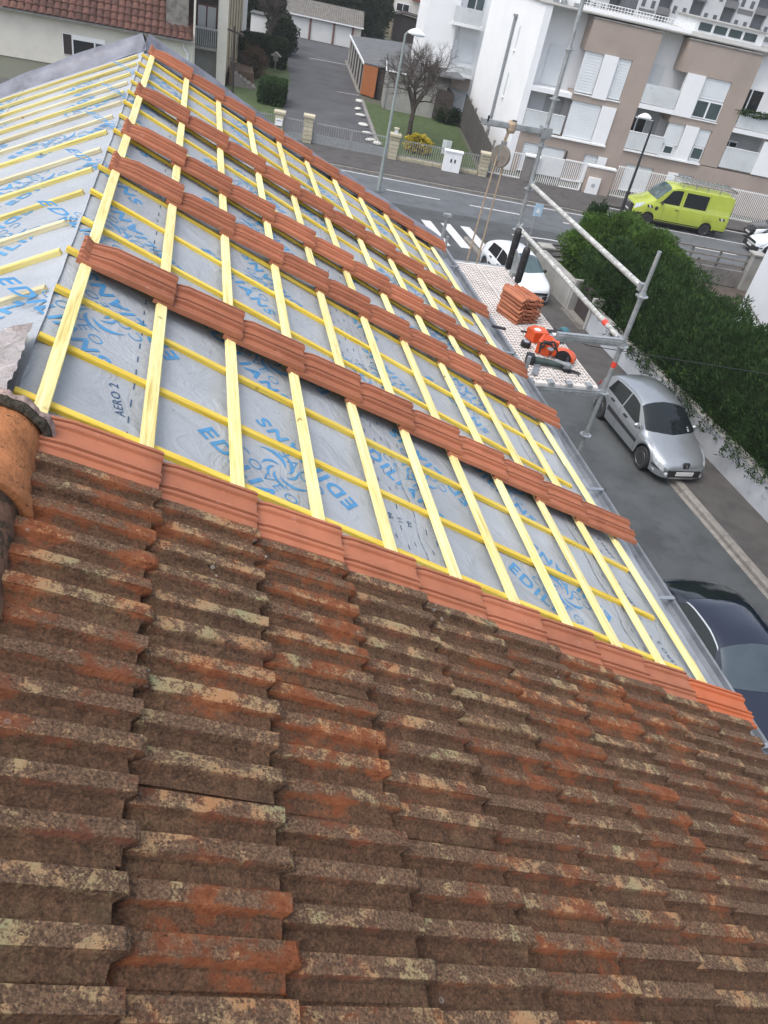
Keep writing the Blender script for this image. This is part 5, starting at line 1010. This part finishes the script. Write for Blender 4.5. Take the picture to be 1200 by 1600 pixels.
coupe = dict(L=4.55, axles=(.9, 3.55), wr=.34, sill=.22, spokes=10, tumble=.5, mirror=(1.6, .98), handles=(), plate=.34, grille=(.3, .5, .45),
    top=[(0, .55), (.06, .66), (.3, .75), (.8, .86), (1.3, .95), (1.8, 1.22), (2.15, 1.36), (2.6, 1.42), (3.1, 1.40), (3.6, 1.28), (4.05, 1.10), (4.35, .98), (4.5, .85), (4.55, .6)],
    wid=[(0, .5), (.08, .66), (.3, .78), (.7, .88), (1.2, .91), (3.2, .92), (3.8, .90), (4.2, .82), (4.45, .68), (4.55, .5)], belt=[(0, .5), (.4, .70), (1.2, .88), (2.5, .93), (3.8, .98), (4.3, .93), (4.55, .55)],
    patches=[('windscreen', 'W', lin(1.28, 1.45, 2.14, 2.08, 0, 2.95), 0, 2.9, 0), ('side_window', 'G', lin(2.2, 1.6, 3.3, 3.85, 3.12, 3.97), 3.12, 3.97, 0), ('rear_window', 'G', lin(3.35, 3.45, 4.2, 4.1, 0, 2.7), 0, 2.7, 0, .004),
        ('window_trim', 'chrome', lin(2.15, 2.05, 3.3, 3.4, 3.0, 3.12), 3.02, 3.11, 0, .009), ('window_trim', 'chrome', lin(1.55, 1.5, 3.9, 3.95, 3.98, 4.08), 3.98, 4.06, 0, .009), ('headlight', 'headlight', lin(.1, .05, .7, .4, 3.05, 5), 3.05, 5, 0, .007), seam(1.55), seam(2.9)])
dc = car('parked_car', 'dark blue glossy car partly hidden by the roof gutter at lower right', 'car', (11.22, 6.3), math.pi/2-.02, coupe, 'p_dark', ws='ws_blue', group='cars parked or passing on the streets')
b = MB(); b.box(-.62, -.54, -.74, -.64, 1.065, 1.07); o = b.build('sticker', M['plate'], dc)
o.rotation_euler = (0, 0, 0); o.location = (0, 0.04, -.02)
van = dict(L=5.9, axles=(1.0, 4.65), wr=.34, sill=.35, tumble=.10, spokes=6, mirror=(1.55, 1.35), mirror_mat='black_plastic', handles=((2.55, 1.12),), plate=.52, grille=(.62, .95, .5),
    top=[(0, .95), (.06, 1.1), (.3, 1.22), (.8, 1.36), (1.1, 1.48), (1.6, 2.0), (1.95, 2.26), (2.4, 2.36), (3, 2.38), (5.6, 2.38), (5.82, 2.3), (5.88, 1.9), (5.9, 1.2)],
    wid=[(0, .66), (.08, .8), (.3, .9), (.8, .97), (1.3, 1.0), (5.6, 1.0), (5.85, .97), (5.9, .93)], belt=[(0, .85), (.4, 1.08), (1.1, 1.28), (1.8, 1.36), (5.8, 1.36), (5.9, 1.1)],
    patches=[('windscreen', 'W', lin(1.12, 1.2, 1.93, 1.86, 0, 2.9), 0, 2.9, 0), ('side_window', 'G', lin(1.98, 1.35, 2.62, 2.62, 3.12, 4.0), 3.15, 4.0, 0), ('side_window', 'G', con(2.85, 4.25), 3.2, 4.0, 0),
        ('headlight', 'headlight', lin(.12, .08, .62, .38, 3.3, 5), 3.3, 5, 0, .007), ('sill_strip', 'black_plastic', con(1.45, 4.2), 6.1, 6.6, 0), ('front_bumper', 'black_plastic', con(.01, .6), 5.6, 7, 0, .008), ('rear_bumper', 'black_plastic', con(5.1, 5.88), 6.2, 7, 0, .008), seam(1.75), seam(2.72, 3.1), seam(4.3, 3.1), ('side_crease', 'black_plastic', con(2.75, 5.8), 4.3, 4.34, 0, .003)])
vn = car('parked_van', 'lime green high roofed van with a roof rack parked by the white fence', 'van', (*st(21.85, 44.2)[:2], 0), TH, van, 'p_green', ws='car_glass_green')
b = MB(); b.box(-2.97, -2.9, -.75, .75, .38, .98); b.build('front_bumper', M['black_plastic'], vn)
for k in range(6): b = MB(); b.box(-2.99, -2.96, -.55, .55, .62+.07*k, .65+.07*k); b.build('grille_bar', M['chrome'], vn)
for s in (-1, 1):
    for k, (x, m_) in enumerate(((-2.15, 'black_plastic'), (-2.05, 'plate'), (-1.95, 'black_plastic'), (2.35, 'black_plastic'), (2.47, 'plate'), (2.59, 'black_plastic'))):
        b = MB(); b.prism([(x, s*1.003, 1.0), (x+.11, s*1.003, 1.0), (x+.03, s*1.003, 1.14), (x-.08, s*1.003, 1.14)], (0, s*.004, 0)); b.build('warning_stripe', M[m_], vn)
    b = MB(); b.lathe([(.11, s*1.003), (.11, s*1.007), (.05, s*1.007)], (-1.62, 0, 1.02), 'y', 14); b.build('door_badge', M['black_plastic'], vn)
    b = MB(); b.box(-.55, 2.75, s*.78-.02, s*.78+.02, 2.56, 2.6); b.build('rack_rail', M['conc_dark'], vn)
    for k in range(5): b = MB(); b.box(-.45+.75*k, -.41+.75*k, s*.78-.02, s*.78+.02, 2.3, 2.56); b.build('rack_leg', M['galv'], vn)
for k in range(13): b = MB(); b.box(-.55+.27*k, -.5+.27*k, -.8, .8, 2.602, 2.63); b.build('rack_slat', M['conc_dark'], vn)
for y in (-.35, .05): b = MB(); b.box(-.5, 2.6, y-.02, y+.02, 2.632, 2.69); b.build('ladder_rail', M['galv'], vn)
b = MB()
for k in range(11): b.tube((-.4+.28*k, -.33, 2.66), (-.4+.28*k, .03, 2.66), .014, n=5)
b.build('ladder_rung', M['galv'], vn, kind='stuff'); b = MB(); b.tube((2.78, -.8, 2.6), (2.78, .8, 2.6), .05); b.build('rack_roller', M['black_plastic'], vn)
b = MB(); b.box(-1.72, -1.45, -.2, .15, 1.53, 1.54); b.build('papers', M['plate'], vn)
suv = dict(hatch2); suv['mirror_mat'] = 'black_plastic'
w2 = car('passing_car', 'white hatchback with a black grille passing at the right edge of the street', 'car', (*st(27.9, 41.75)[:2], 0), TH, suv, 'p_white', group='cars parked or passing on the streets')
b = MB(); b.box(-2.14, -2.1, -.55, .55, .62, .74); b.box(-2.12, -1.9, -.8, .8, .24, .5); b.build('front_bumper', M['black_plastic'], w2)
car('parked_car', 'black hatchback parked in the bay behind the white passing car', 'car', (*st(29.1, 44.7)[:2], 0), TH, hatch2, 'p_black', group='cars parked or passing on the streets')
# ---------------------------------------------------------------- scaffold at the eave
M['rail_mottled'] = pm('weathered_guard_rail', (.33, .335, .32), .3, 12, .8, bs_=.2, bscale=60, second=((.58, .58, .55), .5, 26), stretch=(1, 1, 1))
M['deck'] = pm('perforated_steel_deck', (.60, .56, .53), .15, 4, .65, second=((.46, .42, .39), .6, 7))
M['tape'] = pm('red_tape', (.75, .06, .035), .1, 9, .5)
DZ = 7.70
sf = thing('scaffold', 'galvanised scaffold bay with a perforated deck along the eave', 'scaffold', (4.1, 5.65, 0)); SO = Vector((4.1, 5.65, 0))
def sfp(mb, name, mat, **k): return mb.build(name, M[mat], sf, tuple(-SO), **k)
def standard(x, y, z1):
    b = MB(); b.tube((x, y, 0), (x, y, z1-.35), .0245, n=12); p = sfp(b, 'pole', 'galv', smooth=50)
    b = MB(); b.tube((x, y, z1-.36), (x, y, z1), .019, n=10); sfp(b, 'spigot', 'galv', smooth=50)
    for k in range(22):
        z = DZ-.55+.515*k-1.03*3
        if z < z1-.3: b = MB(); b.lathe([(.026, z-.004), (.062, z-.004), (.062, z+.004), (.026, z+.004)], (x, y, 0), n=14); b.lathe([(.028, z-.03), (.033, z-.03), (.033, z+.03), (.028, z+.03)], (x, y, 0), n=10); sfp(b, 'rosette', 'galv')
standard(4.51, 4.0, 9.12); standard(4.51, 7.3, 12.4); standard(3.60, 4.0, 7.98); standard(3.60, 7.3, 7.98)
for z in (8.22, 8.76):
    b = MB(); b.tube((4.51, 4.04, z), (4.51, 7.26, z), .028, n=12); sfp(b, 'guard_rail', 'rail_mottled', smooth=50)
    for y in (4.05, 7.25): b = MB(); b.cbox((4.51, y, z), (.034, .03, .036)); b.tube((4.51, y, z), (4.55, y, z+.06), .012); sfp(b, 'rail_wedge', 'galv')
for y in (4.0, 7.3):
    b = MB(); b.box(3.62, 4.49, y-.025, y+.025, DZ-.075, DZ-.015); b.box(3.64, 4.47, y-.03, y-.0255, DZ-.05, DZ-.04); sfp(b, 'transom', 'galv')
b = MB(); b.box(3.8, 4.49, 3.978, 4.022, 8.18, 8.255); b.box(3.8, 4.49, 3.970, 3.9775, 8.2, 8.235); sfp(b, 'end_guard', 'galv')
for q, x0 in enumerate((3.62, 4.04)):
    b = MB(); cw, ch = .0355, .062; nx_, ny = 11, 50; y0 = 4.06
    for i in range(nx_):
        for j in range(ny):
            ax_, ay = x0+.012+i*cw, y0+j*ch; hx, hy = .0125, .023; cx, cy = ax_+cw/2, ay+ch/2+(.012 if i % 2 else -.004)
            o4 = [(ax_, ay), (ax_+cw, ay), (ax_+cw, ay+ch), (ax_, ay+ch)]; i4 = [(cx-hx, cy-hy), (cx+hx, cy-hy), (cx+hx, cy+hy), (cx-hx, cy+hy)]
            b.add([(x, y, DZ) for x, y in o4]+[(x, y, DZ+.004) for x, y in i4]+[(x, y, DZ-.025) for x, y in i4], [(k, (k+1) % 4, 4+(k+1) % 4, 4+k) for k in range(4)]+[(4+k, 4+(k+1) % 4, 8+(k+1) % 4, 8+k) for k in range(4)])
    b.box(x0, x0+.012, y0, y0+ny*ch, DZ-.06, DZ+.006); b.box(x0+.012+nx_*cw, x0+.024+nx_*cw, y0, y0+ny*ch, DZ-.06, DZ+.006); b.box(x0, x0+.41, y0-.05, y0, DZ-.05, DZ+.004); b.box(x0, x0+.41, y0+ny*ch, y0+ny*ch+.05, DZ-.05, DZ+.004)
    sfp(b, 'deck_board', 'deck', recalc=False)
    for x in (x0+.08, x0+.3): b = MB(); b.box(x-.03, x+.03, 3.985, 4.06, DZ-.02, DZ+.03); sfp(b, 'deck_hook', 'galv')
b = MB(); b.box(3.575, 3.60, 4.05, 7.25, DZ+.0, DZ+.15); sfp(b, 'toe_board', 'zinc')
for x, y, z in ((4.51, 4.0, 7.98),): b = MB(); b.lathe([(.0262, z-.03), (.0262, z+.03)], (x, y, 0), n=14); sfp(b, 'tape_band', 'tape')
b = MB(); b.lathe([(.0295, -.04), (.0295, .04)], (4.51, 4.42, 8.22), 'y', 12); sfp(b, 'tape_band', 'tape')
b = MB(); b.tube((3.54, 7.35, 7.55), (3.56, 7.38, 8.2), .022, n=8); b.box(3.5, 3.6, 7.33, 7.39, 8.2, 8.24); sfp(b, 'clamp_bracket', 'galv')
# padded posts at the outer side of the deck
for (x, y, z0, z1, lab) in ((4.44, 6.66, 7.72, 8.18, 'black padded upright nearer the tile stack'), (4.46, 7.12, 7.72, 8.26, 'black padded upright beside the far scaffold pole')):
    t = thing('padded_post', lab, 'post', (x, y, z0)); b = MB(); h = z1-z0
    b.lathe([(.03, 0), (.046, .02), (.048, h-.05), (.036, h-.012), (.01, h)], n=12); b.build('padding', M['black_plastic'], t, smooth=60)
    for z in (h*.3, h*.62): b = MB(); b.lathe([(.0485, z), (.05, z+.006), (.05, z+.02), (.0485, z+.026)], n=12); b.build('strap', M['steel_dark'], t)
t = thing('clamp_plate', 'grey steel bracket between the two black padded uprights', 'bracket', (4.47, 6.9, 7.72)); b = MB(); b.prism([(-.02, -.1, .05), (-.02, .1, .05), (-.02, .12, .3), (-.02, -.05, .26)], (.012, 0, 0)); b.box(-.05, .03, -.06, .06, 0, .05); b.build('plate', M['galv'], t); b = MB(); b.tube((-.0, -.1, .2), (-.0, .14, .26), .012); b.build('bolt', M['galv'], t)
# hoist arm, pulley and rope
t = thing('rope_hoist', 'galvanised hoist arm sticking out from the tall scaffold pole', 'hoist', (4.51, 7.3, 9.3))
b = MB(); b.box(-.82, .03, -.028, .028, .03, .095); b.box(-.80, .02, -.04, -.0285, .045, .08); b.build('beam', M['galv'], t); b = MB(); b.box(-.06, .06, -.07, .07, .0, .12); b.build('clamp', M['galv'], t); b = MB(); b.tube((-.76, -.03, .06), (-.76, -.03, .14), .012); b.tube((-.42, 0, .09), (-.42, 0, .13), .03); b.build('bolt', M['steel_dark'], t)
M['rope'] = pm('tan_rope', (.36, .28, .2), .2, 30, .9); M['pulley'] = pm('worn_pulley', (.19, .165, .14), .3, 12, .7)
t = thing('pulley', 'worn brown pulley block hanging from the hoist arm on a rope loop', 'pulley', (4.03, 7.3, 9.02)); b = MB(); 
b.lathe([(.02, -.025), (.125, -.025), (.13, -.012), (.105, 0), (.13, .012), (.125, .025), (.02, .025)], (0, 0, 0), 'x', 22); wv = b.build('wheel', M['pulley'], t, smooth=40); wv.rotation_euler = (0, 0, .7)
b = MB(); b.box(-.035, .035, -.012, .012, -.06, .17); b.build('cheek_plate', M['galv'], t); b = MB(); b.tube((0, 0, .16), (.02, 0, .3), .02); b.lathe([(.045, .27), (.06, .3), (.06, .37), (.045, .4)], (.04, 0, 0), n=10); b.build('rope_lashing', M['rope'], t)
t = thing('hoist_rope', 'two tan rope lines hanging from the pulley past the far end of the deck', 'rope', (4.03, 7.3, 3)); b = MB()
for x, e in ((-.055, -.16), (.055, .0)):
    pp = [(x, -.02, 6.02), (x*.9+e*.3, 0, 4.5), (x*.8+e*.7, 0, 2.5), (x*.7+e, 0, 0)]
    for p0, p1 in zip(pp, pp[1:]): b.tube(p0, p1, .012, n=6)
b.build('strand', M['rope'], t)
# ---------------------------------------------------------------- tiles and tools lying on the deck
stack_me = tile_mesh('roof_tile', NEW, M['tile'], th=.016)
names = ['lowest', 'second from the bottom', 'third from the bottom', 'middle', 'third from the top', 'second from the top', 'topmost']
for k in range(7):
    z = DZ+.02+.043*k; inst('roof_tile', stack_me, None, (4.29+random.uniform(-.008, .008), 5.46+random.uniform(-.012, .012), z), (random.uniform(-.015, .015), random.uniform(-.01, .01), 1.92+random.uniform(-.03, .03)), (0.95, 1.45, 1.0), label='new red clay roof tile, %s in the stack on the scaffold deck' % names[k], cat='roof tile', group='roof tiles stacked on the scaffold deck')
M['tool_orange'] = pm('orange_tool_plastic', (.60, .085, .02), .2, 9, .4); M['tool_green'] = pm('dark_green_tool', (.03, .05, .045), .25, 9, .5); M['tool_grey'] = pm('grey_tool_steel', (.33, .35, .37), .25, 12, .4, metal=.6); M['teal'] = pm('teal_plastic', (.05, .16, .19), .2, 9, .5); M['tool_white'] = pm('white_label', (.7, .7, .68), .08, 9, .5)
t = thing('nail_gun', 'orange and grey nail gun lying next to the stack of tiles', 'nail gun', (4.17, 5.02, DZ+.01), .15)
b = MB(); b.prism([(-.15, -.09, 0), (.02, -.1, 0), (.04, .05, 0), (-.06, .1, 0), (-.17, .06, 0)], (0, 0, .12)); b.build('housing', M['tool_orange'], t)
b = MB(); b.lathe([(.0, .121), (.035, .1215), (.04, .118)], (-.08, -.01, .003), n=14); b.build('round_label', M['tool_white'], t)
b = MB(); b.box(.04, .30, -.09, -.02, .02, .09); b.build('magazine', M['tool_grey'], t); b = MB(); b.box(.06, .28, -.015, .05, .03, .1); b.build('barrel', M['black_plastic'], t); b = MB(); b.box(.1, .28, -.088, -.025, .0905, .097); b.build('label_strip', M['tool_white'], t)
b = MB(); b.lathe([(.02, .26), (.05, .27), (.055, .33), (.03, .37)], (0, .06, .07), 'x', 12); b.build('nose_cap', M['teal'], t); b = MB(); b.tube((-.15, .05, .06), (-.22, .09, .05), .014); b.build('hose_stub', M['black_plastic'], t)
t = thing('cutting_saw', 'orange cutting saw with a rounded blade guard on the scaffold deck', 'saw', (4.10, 4.66, DZ+.01), -.35)
b = MB(); b.prism([(-.12, -.02, 0), (.02, -.05, 0), (.09, .08, 0), (.04, .2, 0), (-.06, .22, 0)], (0, 0, .13)); b.build('motor_housing', M['tool_orange'], t)
b = MB(); b.prism([(.02, .10, .0), (.12, .1, .0), (.12, .2, .0), (.05, .22, .0)], (0, 0, .11)); b.build('rear_handle', M['tool_orange'], t)
for k in range(4): b = MB(); b.box(-.08+.01*k, .03, .02+.045*k, .04+.045*k, .1305, .145); b.build('cooling_fin', M['tool_orange'], t)
b = MB(); pts = [(0.02, 0, 0)]+[(.02, .125*math.cos(a), .085*math.sin(a)+.03) for a in [math.pi*i/12 for i in range(13)]]; b.prism([(p[0], p[1], max(0, p[2])) for p in pts[1:]], (.12, 0, 0)); o = b.build('blade_guard', M['tool_orange'], t, (.16, -.12, 0)); o.rotation_euler = (0, 0, 1.25)
b = MB(); b.lathe([(.01, 0), (.085, .0), (.085, .004), (.01, .004)], (.0, 0, .05), 'x', 22); o2 = b.build('blade', M['steel_dark'], t, (.17, -.12, 0)); o2.rotation_euler = (0, 0, 1.25)
t = thing('angle_grinder', 'dark green angle grinder with a metal head at the near end of the deck', 'grinder', (4.03, 4.38, DZ+.05), -.25)
b = MB(); b.lathe([(.02, -.17), (.036, -.16), (.036, -.03), (.032, .06), (.038, .12), (.03, .14)], (0, 0, 0), 'x', 14); b.build('handle_body', M['tool_green'], t, smooth=40); b = MB(); b.lathe([(.03, .14), (.042, .15), (.045, .2), (.03, .23)], (0, 0, 0), 'x', 12); b.build('gear_head', M['tool_grey'], t, smooth=40)
b = MB(); b.lathe([(.012, -.045), (.06, -.04), (.062, -.03), (.03, -.025)], (.19, 0, .0), n=18); b.build('disc', M['steel_dark'], t); b = MB(); b.tube((.18, .03, .0), (.2, .13, .04), .014); b.build('side_handle', M['black_plastic'], t); b = MB(); b.box(-.25, -.17, -.05, .05, -.04, .05); b.build('battery', M['black_plastic'], t); b = MB(); b.tube((.23, -.02, -.02), (.34, -.03, -.035), .008); b.tube((.22, -.04, -.02), (.32, -.07, -.035), .008); b.build('cord', M['steel_dark'], t)
b = MB(); b.tube((-.10, .21, .05), (-.02, .29, .07), .014); b.tube((-.02, .29, .07), (.07, .24, .06), .014); b.build('rear_grip', M['black_plastic'], t)
b = MB(); b.tube((-.13, .03, .07), (-.14, .05, .17), .011); b.tube((-.14, .05, .17), (.0, .10, .19), .011); b.tube((.0, .10, .19), (.06, .07, .1), .011); b.build('front_grip', M['black_plastic'], t)
b = MB(); b.box(-.09, .0, .13, .19, .131, .15); b.build('filter_cover', M['black_plastic'], t); b = MB(); b.lathe([(.035, .131), (.035, .14), (.012, .142)], (-.03, .03, 0), n=12); b.build('starter_cap', M['tool_grey'], t)
b = MB(); b.tube((.05, .02, .03), (.19, -.09, .05), .02); b.build('arm', M['tool_grey'], t)
t = thing('tape_roll', 'small black and silver tape reel beside the orange saw', 'tape reel', (3.92, 4.82, DZ+.01)); b = MB(); b.lathe([(.03, 0), (.055, 0), (.055, .05), (.03, .05)], n=18); b.build('reel', M['black_plastic'], t); b = MB(); b.lathe([(.012, .051), (.034, .051), (.034, .055), (.012, .055)], n=14); b.build('hub', M['chrome'], t)
t = thing('steel_strap', 'bent grey steel strap lying across the deck by the grinder', 'strap', (3.86, 4.3, DZ+.012), 1.1); b = MB(); b.box(-.16, .16, -.03, .03, 0, .012); b.box(.1, .16, -.03, .03, .012, .05); b.build('band', M['tool_grey'], t)
t = thing('cable', 'thin black overhead cable crossing above the dark blue car', 'cable', (8, 8.5, 5.0)); b = MB()
pp = [Vector((-4.5, -.4, 2.35)), Vector((-1, .3, 1.0)), Vector((4, 1.2, .35)), Vector((9, 2.4, .3))]
for p0, p1 in zip(pp, pp[1:]): b.tube(p0, p1, .008, n=5)
b.build('wire', M['black_plastic'], t)
